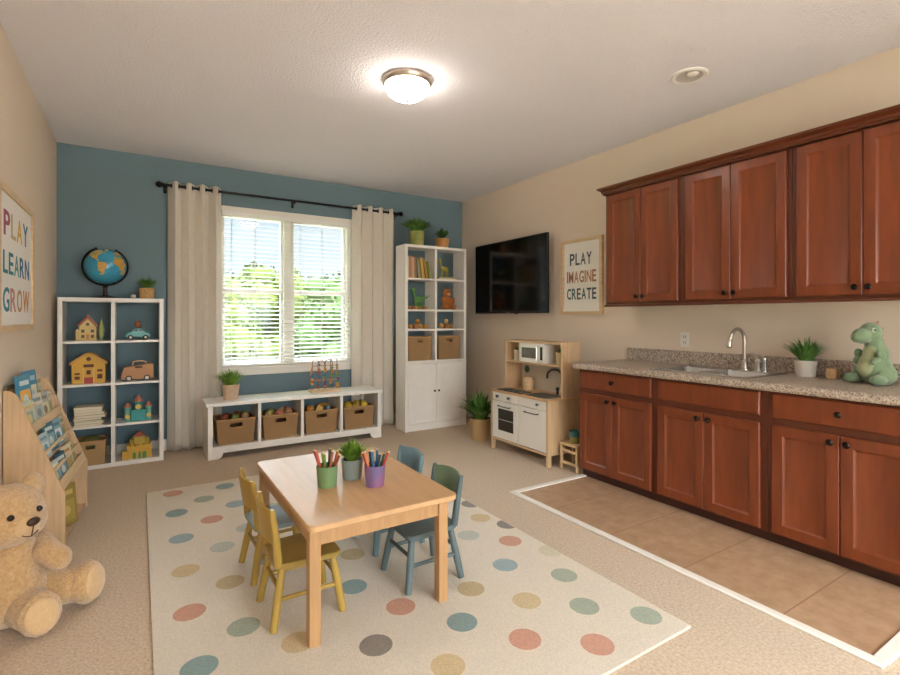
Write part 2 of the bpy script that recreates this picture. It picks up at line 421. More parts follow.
tree(3.7, 15.7, 2.65, 2.7, 1, 'green tree farther back in the middle of the window view', 6)
tree(6.6, 15.6, 3.1, 2.4, 2, 'pale green tree at the right end of the window view, farther back', 7)
tree(.3, 13.2, 2.7, 2.5, 2, 'pale low tree at the left edge of the window view', 9)
tree(2.3, 17.2, 3.0, 3.0, 2, 'pale green tree far back behind the pointed tree', 13)
tree(5.8, 19.0, 3.2, 3.4, 1, 'mid-green tree farthest back at the right of the window view', 14)
tree(3.5, 10.2, 2.0, 2.0, 1, 'low green bushy tree nearest the window', 15)
tree(1.5, 10.2, 1.95, 1.9, 0, 'low yellow-green bush outside the left end of the window', 17)
tree(5.3, 10.3, 2.05, 1.7, 0, 'low yellow-green bush outside the right end of the window', 19)

# ------------------------------------------------------------------ window blind, rod and curtains
M_slat = mat('white_blind_slats', '#f2f0ea', .5)
bl = thing('window_blind', 'white horizontal slatted blind lowered over the window, slats open', 'blind', (1.42, D - .035, WZ0))
m = MB(); z = WZ0 + .042
while z < WZ1 - .06:
    c_, s_ = math.cos(R(12)), math.sin(R(12)); hw = .024
    y0 = D - .026
    p = [(y0 + .0 - hw * c_, z - hw * s_), (y0, z + .0022), (y0 + hw * c_, z + hw * s_), (y0 + hw * c_, z + hw * s_ - .0025), (y0, z - .0003), (y0 - hw * c_, z - hw * s_ - .0025)]
    m.prism([(a, b) for a, b in p], (WX0 + .004, 0, 0), UY, UZ, V((WX1 - WX0 - .008, 0, 0)))
    z += .0445
obj('slats', m, M_slat, bl, smooth=0)
obj('head_rail', MB().box(WX0 + .003, WX1 - .003, D - .056, D - .001, WZ1 - .05, WZ1 - .004), M_slat, bl, bevel=.003)
obj('bottom_rail', MB().box(WX0 + .004, WX1 - .004, D - .05, D - .002, WZ0 + .004, WZ0 + .019), M_slat, bl, bevel=.003)
m = MB()
for x in (.80, 1.03, 1.30, 1.50, 1.74, 1.97):
    for yy in (D - .051, D - .0015): m.cyl((x, yy, WZ0 + .015), (x, yy, WZ1 - .05), .0022, n=5)
obj('ladder_cords', m, mat('blind_cord', '#d8d4cc', .8), bl)
m = MB().cyl((1.40, D - .062, 1.75), (1.40, D - .062, WZ1 - .05), .004, n=8)
obj('tilt_wand', m, mat('clear_wand', '#cfcac2', .3), bl)

RY, RZ = D - .10, 2.535
rod = thing('curtain_rod', 'black metal curtain rod with ball finials above the window', 'curtain rod', (1.42, D, RZ - .04))
obj('rod_bar', MB().cyl((.195, RY, RZ), (2.655, RY, RZ), .0125, n=14), M_black, rod)
for x, s_ in ((.195, -1), (2.655, 1)):
    m = MB(); m.cyl((x, RY, RZ), (x + s_ * .012, RY, RZ), .019, n=16); m.sph((x + s_ * .036, RY, RZ), .029, n=18, m=12)
    obj('finial', m, M_black, rod)
for x in (.212, 1.42, 2.640):
    m = MB(); m.box(x - .012, x + .012, RY - .0, D, RZ - .026, RZ - .014); m.box(x - .014, x + .014, D - .006, D, RZ - .06, RZ + .02)
    m.tube([(x, RY + .017 * math.cos(t), RZ + .017 * math.sin(t)) for t in [R(a) for a in range(180, 361, 30)]], .005, 6)
    obj('bracket', m, M_black, rod)

def curtain(x0, x1, folds, label, seed, ytilt=0):
    rnd = random.Random(seed)
    c0 = thing('curtain', label, 'curtain', ((x0 + x1) / 2, RY, .01), group='curtains beside the window')
    m = MB(); nx, nz = folds * 20, 30; z1 = RZ + .04; rings = []
    ph = [rnd.uniform(-.3, .3) for _ in range(folds * 2 + 2)]
    for side in (0, 1):
        pass
    def pt(i, j, off):
        u = i / nx; t = j / nz; z = .012 + (z1 - .012) * (1 - t)
        a = u * folds * 2 * math.pi - math.pi / 2
        k = .9 if t < .05 else 1.0
        amp = .056 * (1 + .12 * math.sin(a * .31 + seed)) * k
        wob = .010 * math.sin(3.1 * u * folds + 5 * t + seed) * t + .006 * math.sin(9 * t + u * 17) * t
        sx = (x1 - x0) * (1 + .03 * t)
        x = x0 - .015 * t * (x1 - x0) + u * sx + .012 * math.sin(2 * a) * (.4 + .6 * t)
        y = RY - amp * math.sin(a) + wob
        # outward normal offset for thickness
        return V((x, y + off, z))
    g1 = [[pt(i, j, 0) for i in range(nx + 1)] for j in range(nz + 1)]
    pts = [p for r_ in g1 for p in r_]; k = nx + 1
    m.poly(pts, [(j * k + i, j * k + i + 1, (j + 1) * k + i + 1, (j + 1) * k + i) for j in range(nz) for i in range(nx)])
    def md(o):
        s = o.modifiers.new('thickness', 'SOLIDIFY'); s.thickness = .0035; s.offset = 0
    obj('panel', m, M_curtain, c0, smooth=80, mods=md)
    for f in range(folds * 2):
        u = (f + .5) / (folds * 2)
        x = x0 + u * (x1 - x0); s_ = 1 if f % 2 else -1
        ring = []
        for q in range(17):
            a = q / 16 * 2 * math.pi
            ring.append((x + .0, RY + .021 * math.cos(a), RZ + .021 * math.sin(a)))
        obj('grommet', MB().tube(ring, .0045, 6, cap=False), M_black, c0)
curtain(.235, .70, 4, 'beige linen curtain hanging left of the window behind the low bench', 2)
curtain(2.085, 2.62, 4, 'beige linen curtain hanging right of the window beside the tall bookcase', 6)

# ------------------------------------------------------------------ ceiling fittings
cl = thing('ceiling_light', 'flush round ceiling lamp with white glass bowl and nickel rim, lit', 'ceiling light', (1.47, 2.86, HC))
obj('rim', MB().lathe([(.001, 0), (.150, 0), (.160, -.006), (.160, -.016), (.152, -.030), (.144, -.038), (.140, -.032), (.001, -.03)], (0, 0, 0), 48), M_nickel, cl, world=False)
M_bowl = mat('lit_glass_bowl', '#fff6ea', .3, emit=LAMP)
obj('glass_bowl', MB().lathe([(.141, -.036), (.137, -.060), (.120, -.088), (.090, -.110), (.05, -.124), (.015, -.129), (0.001, -.129)], (0, 0, 0), 40), M_bowl, cl, world=False, smooth=60)
obj('finial', MB().lathe([(.001, -.125), (.016, -.129), (.016, -.134), (.007, -.139), (.001, -.149)], (0, 0, 0), 16), M_nickel, cl, world=False)
rl = thing('recessed_downlight', 'small round recessed ceiling spotlight, unlit, above the kitchen cabinets', 'ceiling light', (2.955, 1.85, HC))
obj('trim_ring', MB().lathe([(.108, 0), (.110, -.006), (.100, -.012), (.080, -.008), (.078, -.001)], (0, 0, 0), 40), mat('downlight_ring', '#efebe6', .4), rl, world=False)
obj('baffle', MB().lathe([(.080, -.008), (.066, -.0035), (.045, -.0015), (.001, -.0015)], (0, 0, 0), 32), mat('downlight_baffle', '#c4beb7', .5), rl, world=False)
obj('bulb', MB().sph((-.012, -.03, -.006), (.035, .035, .012), n=20, m=8), mat('frosted_bulb', '#f5f2ec', .25), rl, world=False)

# ------------------------------------------------------------------ lettering
def letters(root, word, O, u, v, nrm, x0, x1, z0, z1, cols, gap=.18):
    """letters as thin raised meshes, from Blender's own font, fitted to a box on the sheet"""
    wd = {'I': .26, 'M': 1.08, 'W': 1.3, 'N': 1.02, 'L': .86, 'E': .86}
    ws = [wd.get(ch, 1) for ch in word]; tot = sum(ws) + gap * (len(word) - 1); k = (x1 - x0) / tot; x = x0
    for ch, w_, col in zip(word, ws, cols):
        cu = bpy.data.curves.new('letter', 'FONT'); cu.body = ch; cu.extrude = .002; cu.offset = .015; cu.resolution_u = 4
        t = bpy.data.objects.new('t', cu); C.objects.link(t)
        me = bpy.data.meshes.new_from_object(t.evaluated_get(bpy.context.evaluated_depsgraph_get()))
        bpy.data.objects.remove(t)
        xs = [q.co.x for q in me.vertices]; ys = [q.co.y for q in me.vertices]
        a0, a1, b0, b1 = min(xs), max(xs), min(ys), max(ys)
        for q in me.vertices:
            U = x + (q.co.x - a0) / (a1 - a0) * w_ * k; W = z0 + (q.co.y - b0) / (b1 - b0) * (z1 - z0)
            q.co = V(O) + V(u) * U + V(v) * W + V(nrm) * (q.co.z * .3 + .0008) - root.location
        me.materials.clear(); me.materials.append(mat('ink_' + col[1:], col, .7))
        o = bpy.data.objects.new('letter', me); C.objects.link(o); o.parent = root
        x += (w_ + gap) * k
def poster(label, O, u, nrm, w, h, fw, ft, lines, loc):
    """framed sheet; O is the lower left corner on the wall"""
    root = thing('framed_poster', label, 'wall art', loc)
    O, u, nrm = V(O), V(u), V(nrm); m = MB(); I = [(0, 0), (w, 0), (w, h), (0, h)]; J = [(fw, fw), (w - fw, fw), (w - fw, h - fw), (fw, h - fw)]
    r = lambda L, d: [O + u * a + UZ * b + nrm * d for a, b in L]
    m.loft([r(I, .001), r(I, ft), r(J, ft), r(J, .004)], cap=False)
    obj('frame', m, M_pine, root, smooth=20)
    obj('sheet', MB().loft([r(J, .004), r(J, ft * .45)]), mat('poster_sheet', '#efebe4', .7), root)
    for (word, a, b, c, d, cols) in lines:
        letters(root, word, O + nrm * (ft * .45), u, UZ, nrm, a, b, c, d, cols)
oy = 3.42
ly_ = lambda y: y * .967 - 3.307
lz_ = lambda z: (z - 1.28) * .967 + 1.28 - 1.203
poster('large oak-framed poster reading PLAY LEARN GROW in coloured letters on the left wall', (XL, 3.307, 1.203), UY, UX, .955, .775, .035, .02,
       [('PLAY', ly_(3.565), ly_(4.245), lz_(1.735), lz_(1.875), ['#a8506a', '#c9b184', '#dcb04a', '#3d6f93']),
        ('LEARN', ly_(3.548), ly_(4.292), lz_(1.525), lz_(1.650), ['#2f7f91', '#2f7f86', '#5d9a97', '#2b6a8b', '#2f6f92']),
        ('GROW', ly_(3.548), ly_(4.292), lz_(1.312), lz_(1.449), ['#2e8091', '#c98a83', '#c89a68', '#d08a45'])], (XL, 3.78, 1.203))
po = poster('oak-framed poster reading PLAY IMAGINE CREATE right of the television', (XR, 3.64, 1.31), -UY, -UX, .52, .735, .03, .034,
       [('PLAY', .105, .385, .482, .598, ['#4a5b60', '#53625f', '#4d5a62', '#3d4f5c']),
        ('IMAGINE', .066, .44, .31, .424, ['#a86f45', '#b3774e', '#b98359', '#ae7a50', '#b98359', '#c28c62', '#b07b55']),
        ('CREATE', .066, .44, .146, .254, ['#355f63', '#3d6a68', '#43696a', '#3f5d60', '#36565c', '#33595f'])], (XR, 3.38, 1.31))

# ------------------------------------------------------------------ television
tv = thing('television', 'large black flat-screen television mounted on the cream wall', 'television', (3.53, 4.34, 1.33))
TVX = 3.50
obj('casing', MB().box(TVX, TVX + .035, 3.725, 4.985, 1.325, 2.148), M_blackp, tv, bevel=.004)
obj('screen', MB().box(TVX - .002, TVX, 3.737, 4.973, 1.345, 2.136), mat('tv_screen', '#060607', .12, spec=.35), tv)
obj('maker_mark', MB().box(TVX - .003, TVX - .0, 4.32, 4.37, 1.331, 1.338), mat('grey_print', '#8d8d8d', .4), tv)
obj('sensor', MB().box(TVX - .002, TVX + .02, 4.20, 4.235, 1.317, 1.325), M_blackp, tv)
m = MB(); m.box(TVX + .035, TVX + .06, 3.95, 4.75, 1.45, 2.0); m.box(TVX + .06, XR - .014, 3.98, 4.02, 1.5, 1.95); m.box(TVX + .06, XR - .014, 4.62, 4.66, 1.5, 1.95); m.box(XR - .014, XR - .003, 3.9, 4.8, 1.6, 1.85)
obj('wall_bracket', m, M_black, tv)
# ------------------------------------------------------------------ kitchen cabinets
def knob(parent, x, y, z, r=.0165, d=-1, axis='x', material=None):
    m = MB()
    Mx = Matrix.Rotation(R(-90), 3, 'Y') if axis == 'x' else Matrix.Rotation(R(90), 3, 'X')
    m.lathe([(.001, 0), (r * .55, 0), (r * .42, r * .7), (r, r * 1.25), (r * 1.02, r * 1.6), (r * .7, r * 1.95), (.001, r * 2.05)], (x, y, z), 18, M=Mx)
    return obj('knob', m, material or M_bronze, parent)
FX = 3.012
def base_cabinet(y1, y0, d1, dm, d0, label, has_knob):
    t = thing('base_cabinet', label, 'cabinet', (3.33, (y0 + y1) / 2, 0), group='cherry base cabinets under the counter')
    m = MB()
    m.box(FX, FX + .02, y0, y1, .065, .868)                                    # face frame
    m.box(FX + .02, XR - .002, y1 - .018, y1, .065, .868); m.box(FX + .02, XR - .002, y0, y0 + .018, .065, .868)
    m.box(FX + .02, XR - .002, y0 + .018, y1 - .018, .065, .083); m.box(XR - .012, XR - .002, y0 + .018, y1 - .018, .083, .868)
    obj('carcass', m, M_cherryd, t, bevel=.0015)
    obj('toe_kick', MB().box(FX + .04, FX + .055, y0, y1, .004, .065), M_kick, t)
    dr = obj('drawer_front', MB().panel((FX, d1, .722), -UY, UZ, -UX, d1 - d0, .135, .021, ch=.006), M_cherry, t)
    if has_knob: knob(dr, FX - .02, (d0 + d1) / 2, .79)
    for a, b, kn in ((d1, dm + .0015, dm + .035), (dm - .0015, d0, dm - .035)):
        do = obj('door', MB().panel((FX, a, .08), -UY, UZ, -UX, a - b, .602, .021, st=.055), M_cherry, t)
        knob(do, FX - .02, kn, .645)
base_cabinet(2.826, 2.132, 2.808, 2.489, 2.158, 'left cherry-wood base cabinet with a knobbed drawer, beside the toy kitchen', True)
base_cabinet(2.131, 1.418, 2.105, 1.78, 1.45, 'middle cherry-wood base cabinet under the sink, its drawer front without a knob', False)
base_cabinet(1.417, .725, 1.387, 1.069, .75, 'right cherry-wood base cabinet below the green dinosaur', True)
UXF = 3.325
def wall_cabinet(y1, y0, d1, dm, d0, label):
    t = thing('wall_cabinet', label, 'cabinet', (3.49, (y0 + y1) / 2, 1.385), group='cherry wall cabinets')
    m = MB(); m.box(UXF, UXF + .02, y0, y1, 1.387, 2.325); m.box(UXF + .02, XR - .001, y1 - .016, y1, 1.387, 2.325); m.box(UXF + .02, XR - .001, y0, y0 + .016, 1.387, 2.325)
    m.box(UXF + .02, XR - .001, y0 + .016, y1 - .016, 1.40, 1.416); m.box(UXF + .02, XR - .001, y0 + .016, y1 - .016, 2.309, 2.325)
    obj('carcass', m, M_cherryd, t, bevel=.0015)
    for a, b, kn in ((d1, dm + .0015, dm + .03), (dm - .0015, d0, dm - .03)):
        do = obj('door', MB().panel((UXF, a, 1.405), -UY, UZ, -UX, a - b, .885, .021, st=.055), M_cherry, t)
        knob(do, UXF - .02, kn, 1.445)
wall_cabinet(2.826, 2.133, 2.802, 2.475, 2.163, 'left cherry wall cabinet, nearest the PLAY IMAGINE CREATE poster')
wall_cabinet(2.132, 1.424, 2.101, 1.782, 1.45, 'middle cherry wall cabinet above the sink')
wall_cabinet(1.423, .72, 1.396, 1.077, .745, 'right cherry wall cabinet above the green dinosaur')
# crown moulding with a return at the far end
prof = [(.0, 2.327), (.004, 2.318), (-.018, 2.322), (-.024, 2.338), (-.045, 2.358), (-.060, 2.366), (-.062, 2.380), (.0, 2.380)]
prof = [(.0, 2.300), (-.012, 2.300), (-.014, 2.310), (-.022, 2.313), (-.026, 2.326), (-.044, 2.336), (-.058, 2.340), (-.062, 2.354), (.0, 2.354)]
m = MB(); rings = []
X0, Y0 = UXF, 2.827
rings.append([V((X0 + a - .022, .70, z_)) for a, z_ in prof])
rings.append([V((X0 + a - .022, Y0 - a * .45, z_)) for a, z_ in prof])
rings.append([V((XR - .001, Y0 - a * .45, z_)) for a, z_ in prof])
m.loft(rings)
cm_ = solo('crown_molding', m, M_cherryd, 'dark cherry crown moulding running along the top of the wall cabinets', 'moulding')
solo('light_rail', MB().box(UXF - .022, UXF + .004, .70, 2.826, 1.368, 1.386), M_cherryd, 'narrow cherry rail under the wall cabinets', 'moulding', bevel=.003)

# worktop with a cut-out, sink, tap
ct = thing('countertop', 'speckled beige laminate worktop with upstand over the base cabinets', 'countertop', (3.3, 1.77, .87))
SX0, SX1, SY0, SY1 = 3.075, 3.50, 1.56, 2.20
m = MB(); y0, y1 = .70, 2.85
nose = [(2.968, .87), (2.958, .876), (2.955, .892), (2.958, .908), (2.968, .915)]
m.prism(nose + [(SX0, .915), (SX0, .87)], (0, y0, 0), UX, UZ, V((0, y1 - y0, 0)))
m.box(SX1, XR - .001, y0, y1, .87, .915); m.box(SX0, SX1, y0, SY0, .87, .915); m.box(SX0, SX1, SY1, y1, .87, .915)
obj('slab', m, M_granite, ct, smooth=50)
obj('upstand', MB().box(XR - .022, XR - .001, y0, y1, .915, 1.018), M_granite, ct, bevel=.003)
sk = thing('kitchen_sink', 'stainless steel double-bowl sink set into the speckled worktop', 'sink', ((SX0 + SX1) / 2, (SY0 + SY1) / 2, .915))
def bowl_ring(x0, x1, y0, y1, z, r=.04, n=5):
    P = []
    for cx, cy, a0 in ((x1 - r, y1 - r, 0), (x0 + r, y1 - r, 90), (x0 + r, y0 + r, 180), (x1 - r, y0 + r, 270)):
        for i in range(n + 1):
            t = R(a0 + 90 * i / n); P.append(V((cx + r * math.cos(t), cy + r * math.sin(t), z)))
    return P
def bowl(x0, x1, y0, y1, dep):
    m = MB(); m.loft([bowl_ring(x0 - .0, x1, y0, y1, .9225), bowl_ring(x0 + .004, x1 - .004, y0 + .004, y1 - .004, .915), bowl_ring(x0 + .012, x1 - .012, y0 + .012, y1 - .012, .915 - dep + .02), bowl_ring(x0 + .03, x1 - .03, y0 + .03, y1 - .03, .915 - dep)][::-1], cap=False)
    r = bowl_ring(x0 + .03, x1 - .03, y0 + .03, y1 - .03, .915 - dep); m.poly(r, [tuple(range(len(r)))]); return m
m = MB(); my = 1.895
a, b = SX0 - .015, SX1 + .045
# raised rim built as a frame round the two bowls
m.box(a, SX0 + .02, SY0 - .015, SY1 + .015, .9155, .9225); m.box(SX1 - .05, b, SY0 - .015, SY1 + .015, .9155, .9225)
m.box(SX0 + .02, SX1 - .05, SY0 - .015, SY0 + .015, .9155, .9225); m.box(SX0 + .02, SX1 - .05, SY1 - .015, SY1 + .015, .9155, .9225); m.box(SX0 + .02, SX1 - .05, my - .015, my + .015, .9155, .9225)
obj('rim', m, M_steel, sk, bevel=.002)
for yy0, yy1 in ((my + .012, SY1 - .012), (SY0 + .012, my - .012)):
    o = obj('bowl', bowl(SX0 + .015, SX1 - .045, yy0, yy1, .16), M_steel, sk, smooth=50)
fc = thing('faucet', 'tall chrome gooseneck tap behind the sink', 'faucet', (3.515, 1.80, .9225))
m = MB(); m.lathe([(.001, 0), (.028, 0), (.028, .008), (.022, .012), (.019, .05), (.022, .06), (.019, .068), (.0125, .075), (.012, .08)], (3.515, 1.80, .9225), 24)
obj('base', m, M_nickel, fc)
P = [(3.515, 1.80, z_) for z_ in (.99, 1.05, 1.11)]
for k in range(11):
    t = math.pi * k / 11; P.append((3.44 + .075 * math.cos(t), 1.80 + .012 * k / 11, 1.13 + .072 * math.sin(t)))
P += [(3.362, 1.815, 1.125)]
obj('spout', MB().tube(P, .0115, 14), M_nickel, fc)
obj('spray_head', MB().tube([(3.363, 1.815, 1.135), (3.358, 1.816, 1.115), (3.352, 1.817, 1.085), (3.350, 1.817, 1.078)], [.0125, .017, .019, .015], 16), M_nickel, fc)
hd = thing('faucet_lever', 'short chrome single-lever mixer to the right of the gooseneck tap', 'faucet handle', (3.515, 1.715, .9225))
m = MB(); m.lathe([(.001, 0), (.022, 0), (.022, .006), (.016, .012), (.015, .05), (.019, .062), (.015, .075), (.001, .08)], (3.515, 1.715, .9225), 20)
obj('body', m, M_nickel, hd)
obj('lever', MB().tube([(3.515, 1.715, .990), (3.51, 1.722, 1.02), (3.50, 1.745, 1.035), (3.49, 1.775, 1.034)], [.010, .009, .008, .006], 10), M_nickel, hd)
sp = solo('side_sprayer', MB().lathe([(.001, 0), (.019, 0), (.019, .006), (.013, .012), (.012, .055), (.015, .07), (.014, .088), (.001, .092)], (3.52, 1.672, .9225), 18), M_steel, 'small chrome side sprayer at the right end of the sink rim', 'sprayer')
ol = thing('wall_outlet', 'white double power socket on the wall above the worktop', 'power outlet', (XR, 2.315, 1.05))
obj('cover_plate', MB().box(XR - .006, XR, 2.278, 2.356, 1.047, 1.165), M_trimw, ol, bevel=.002)
for zz in (1.084, 1.128):
    s_ = obj('socket', MB().box(XR - .008, XR - .006, 2.301, 2.333, zz - .014, zz + .014), mat('socket_white', '#ddd8d0', .4), ol, bevel=.002)
    m = MB(); m.box(XR - .0085, XR - .008, 2.308, 2.311, zz - .005, zz + .006); m.box(XR - .0085, XR - .008, 2.323, 2.326, zz - .005, zz + .006)
    obj('slots', m, M_blackp, s_)

# ------------------------------------------------------------------ plants
def blades(n, h, spread, w, seed, z0=0, upr=.5, leaf=False, droop=.35):
    rnd = random.Random(seed); m = MB()
    for i in range(n):
        a = rnd.uniform(0, 6.283); q = rnd.random() ** upr; H = h * rnd.uniform(.65, 1.0) * (1 - .28 * q); S = spread * q * rnd.uniform(.8, 1.1)
        d = V((math.cos(a), math.sin(a), 0)); sd = V((-math.sin(a), math.cos(a), 0)); b0 = d * spread * .22 * rnd.random()
        ww = w * 1.7 * rnd.uniform(.7, 1.2); L = []
        for k in range(5):
            t = k / 4; p = b0 + d * (S * (t ** 1.4)) + UZ * (z0 + H * (t - droop * q * t * t * t))
            wd = ww * (math.sin(math.pi * (.12 + .85 * t)) if leaf else (1 - t * .92)); nn = sd * wd
            L.append([p - nn, p + d * wd * .25 - UZ * wd * .3, p + nn])
        m.loft(L, cap=False, closed=False)
    return m
def pot_mesh(r0, r1, h, wall=.006, rim=0):
    return MB().lathe([(.001, 0), (r0, 0), (r0 + (r1 - r0) * .9, h * .88), (r1 + rim, h * .9), (r1 + rim, h), (r1 - wall, h), (r1 - wall, h * .86), (.001, h * .86)], (0, 0, 0), 30)
def potted(name, label, loc, r0, r1, h, pm, lm, n, lh, spread, lw, seed, cat='plant', upr=.5, leaf=False, rim=0, droop=.35, group=None):
    t = thing(name, label, cat, loc, group=group)
    obj('pot', pot_mesh(r0, r1, h, rim=rim), pm, t, world=False)
    obj('soil', MB().lathe([(.001, h * .86), (r1 - .008, h * .86), (r1 - .02, h * .9), (.001, h * .92)], (0, 0, 0), 20), M_soil, t, world=False)
    obj('leaves', blades(n, lh, spread, lw, seed, h * .88, upr, leaf, droop), lm, t, world=False, smooth=60)
    return t
potted('potted_grass', 'green grassy plant in white pot on the worktop beside the dinosaur', (3.50, 1.425, .915), .050, .060, .10, M_potw, M_leafB, 150, .185, .125, .0065, 1, rim=.001, droop=.15)
potted('potted_grass', 'leafy green plant in tan pot on the left end of the white bench', (.735, 5.07, .51), .062, .080, .14, M_pott, M_leafA, 150, .20, .15, .008, 2, droop=.2)
potted('potted_grass', 'bushy green plant in grey-blue cup in the middle of the table', (.89, 2.325, .49), .045, .054, .095, mat('grey_blue_cup', '#8d9a96', .45, var=.05), M_leafA, 220, .125, .095, .0055, 3, upr=.55, droop=.25)
potted('potted_grass', 'small spiky plant in cork pot on the white cube shelf beside the globe', (.06, 5.30, 1.447), .058, .062, .10, M_cork, M_leafB, 170, .15, .10, .0045, 4, droop=.2)
potted('potted_fern', 'bushy trailing plant in a yellow-green pot on the left of the tall bookcase top', (2.72, 5.045, 2.10), .075, .085, .17, mat('mottled_pot', '#b7a766', .7, col2='#7f9146', vscale=9), M_leafB, 200, .24, .19, .007, 5, leaf=True, droop=.35)
potted('potted_succulent', 'small dark succulent in an orange-tan pot on the right of the tall bookcase top', (3.06, 5.05, 2.10), .07, .085, .115, mat('orange_clay_pot', '#c08a4f', .7, var=.1), M_leafC, 60, .17, .09, .012, 6, leaf=True, droop=.2)
t = potted('potted_palm', 'tall leafy plant in a woven basket pot on the floor beside the toy kitchen', (3.04, 4.24, 0), .098, .108, .225, M_wickerl, M_leafB, 95, .40, .25, .011, 7, leaf=True, droop=.35)
solo('knob_ornament', MB().lathe([(.001, 0), (.012, 0), (.014, .004), (.022, .02), (.018, .036), (.001, .042)], (-.045, 5.29, 1.447), 16), mat('ivory_bead', '#d8cdbb', .4), 'tiny ivory ball beside the cork pot on the cube shelf', 'ornament')

# ------------------------------------------------------------------ cube shelf on the left and its toys
CY0, CY1 = 5.13, 5.44
cs = thing('cube_shelf', 'white open cube shelf, four rows by two, under the globe', 'shelf', (-.19, 5.28, 0))
for nm, a in (('side_panel', (-.565, -.533, CY0, CY1, 0, 1.447)), ('side_panel', (.155, .187, CY0, CY1, 0, 1.447)), ('top_panel', (-.533, .155, CY0, CY1, 1.413, 1.447)),
              ('base_panel', (-.533, .155, CY0, CY1, 0, .036)), ('divider', (-.203, -.173, CY0 + .002, CY1, .036, 1.413))):
    obj(nm, MB().box(*a), M_white, cs, bevel=.0015)
SHZ = [.365, .72, 1.082]
for z_ in SHZ:
    for a, b in ((-.533, -.203), (-.173, .155)):
        obj('shelf', MB().box(a, b, CY0 + .002, CY1, z_ - .02, z_), M_white, cs, bevel=.001)

# globe
gl = thing('desk_globe', 'blue desk globe with dark ring and wooden foot on the cube shelf', 'globe', (-.25, 5.29, 1.447))
GC = V((-.25, 5.29, 1.729)); GR = .152
obj('foot', MB().lathe([(.001, 0), (.095, 0), (.095, .006), (.07, .014), (.03, .022), (.018, .035), (.014, .09), (.022, .102), (.012, .112), (.001, .118)], (-.25, 5.29, 1.447), 28), mat('dark_wood_foot', '#2e1a14', .35), gl)
tl = Matrix.Rotation(R(20), 3, 'Y')
face = V((.25, -5.29, 0)).normalized(); rt = V((-face.y, face.x, 0))
def gdir(deg): t_ = R(deg); return rt * math.cos(t_) + UZ * math.sin(t_)
P = [GC + gdir(d) * (GR + .013) for d in range(113 - 360, 70, 6)]
obj('meridian_ring', MB().tube(P, .0078, 8), M_black, gl)
m = MB()
m.cyl(GC + gdir(113) * (GR - .002), GC + gdir(113) * (GR + .024), .006, n=8); m.cyl(GC + gdir(-67) * (GR - .002), GC + gdir(-67) * (GR + .016), .006, n=8)
obj('axis_pins', m, M_black, gl)
land = {'n': [(-.62, .88), (-.2, .92), (-.05, .70), (-.32, .62), (-.42, .40), (-.28, .22), (-.22, .18), (-.46, .30), (-.75, .55)],
        's': [(-.30, .14), (-.12, .18), (.10, .02), (.02, -.2), (-.1, -.42), (-.2, -.58), (-.27, -.35), (-.36, -.06)],
        'a': [(.42, .5), (.62, .56), (.85, .40), (.98, .1), (.88, -.2), (.82, -.5), (.70, -.42), (.66, -.1), (.42, .12), (.34, .3)],
        'e': [(.40, .72), (.55, .88), (.92, .7), (.97, .5), (.62, .60), (.42, .60)], 'g': [(-.05, .93), (.12, .97), (.16, .88), (.02, .84)]}
def inside(p, poly):
    c = False; j = len(poly) - 1
    for i in range(len(poly)):
        if (poly[i][1] > p[1]) != (poly[j][1] > p[1]) and p[0] < (poly[j][0] - poly[i][0]) * (p[1] - poly[i][1]) / (poly[j][1] - poly[i][1]) + poly[i][0]: c = not c
        j = i
    return c
m = MB(); m.sph(GC, GR, n=120, m=80)
for f in m.bm.faces:
    d = (f.calc_center_median() - GC).normalized(); w_ = noise.noise(d * 5) * .10; x_, z_ = d.dot(rt) + w_, d.z + noise.noise(d * 6 + V((3, 1, 2))) * .08
    if d.dot(face) > 0:
        if any(inside((x_, z_), q) for q in land.values()): f.material_index = 1 if noise.noise(d * 4) < .12 or z_ < .3 else 2
    elif noise.noise(d * 2.2 + V((5, 0, 0))) > .08: f.material_index = 1 if noise.noise(d * 5) > 0 else 2
obj('globe_ball', m, [mat('globe_sea', '#3f9cbf', .25, var=.12, vscale=9), mat('globe_land', '#cfa24a', .3, var=.15, vscale=20), mat('globe_green_land', '#9aa65a', .3, var=.15, vscale=20)], gl, smooth=80)

def cm(col, rough=.5, **k): return mat('paint_' + (col[1:] if isinstance(col, str) else 'x'), col, rough, **k)
TY = 5.21
# pink-roofed doll's house
t = thing('toy_house', "small wooden doll's house with pink roof in the top left cube", 'toy', (-.36, TY, 1.083))
m = MB(); m.box(-.425, -.31, TY - .04, TY + .05, 1.083, 1.205); m.prism([(-.425, 1.205), (-.31, 1.205), (-.3675, 1.272)], (0, TY - .04, 0), UX, UZ, V((0, .09, 0)))
m.box(-.44, -.30, TY - .06, TY + .06, 1.083, 1.095); m.prism([(-.45, 1.083), (-.425, 1.083), (-.425, 1.17), (-.4375, 1.185), (-.45, 1.17)], (0, TY - .03, 0), UX, UZ, V((0, .05, 0)))
obj('walls', m, cm('#d9c07e'), t, bevel=.002)
m = MB()
for s_ in (-1, 1):
    Mx = Matrix.Translation((-.3675 + s_ * .036, TY + .005, 1.247)) @ Matrix.Rotation(s_ * R(49), 4, 'Y'); m.box(-.052, .052, -.055, .055, -.004, .004, Mx)
m.prism([(-.385, 1.27), (-.35, 1.27), (-.3675, 1.305)], (0, TY - .03, 0), UX, UZ, V((0, .03, 0)))
obj('roof', m, cm('#c96f62'), t)
m = MB()
for x, z_ in ((-.40, 1.165), (-.335, 1.165), (-.40, 1.12), (-.335, 1.12)): obj('window', MB().box(x - .011, x + .011, TY - .043, TY - .04, z_ - .013, z_ + .013), cm('#6b5a48'), t)
obj('round_window', MB().cyl((-.3675, TY - .043, 1.222), (-.3675, TY - .04, 1.222), .013), cm('#6b5a48'), t)
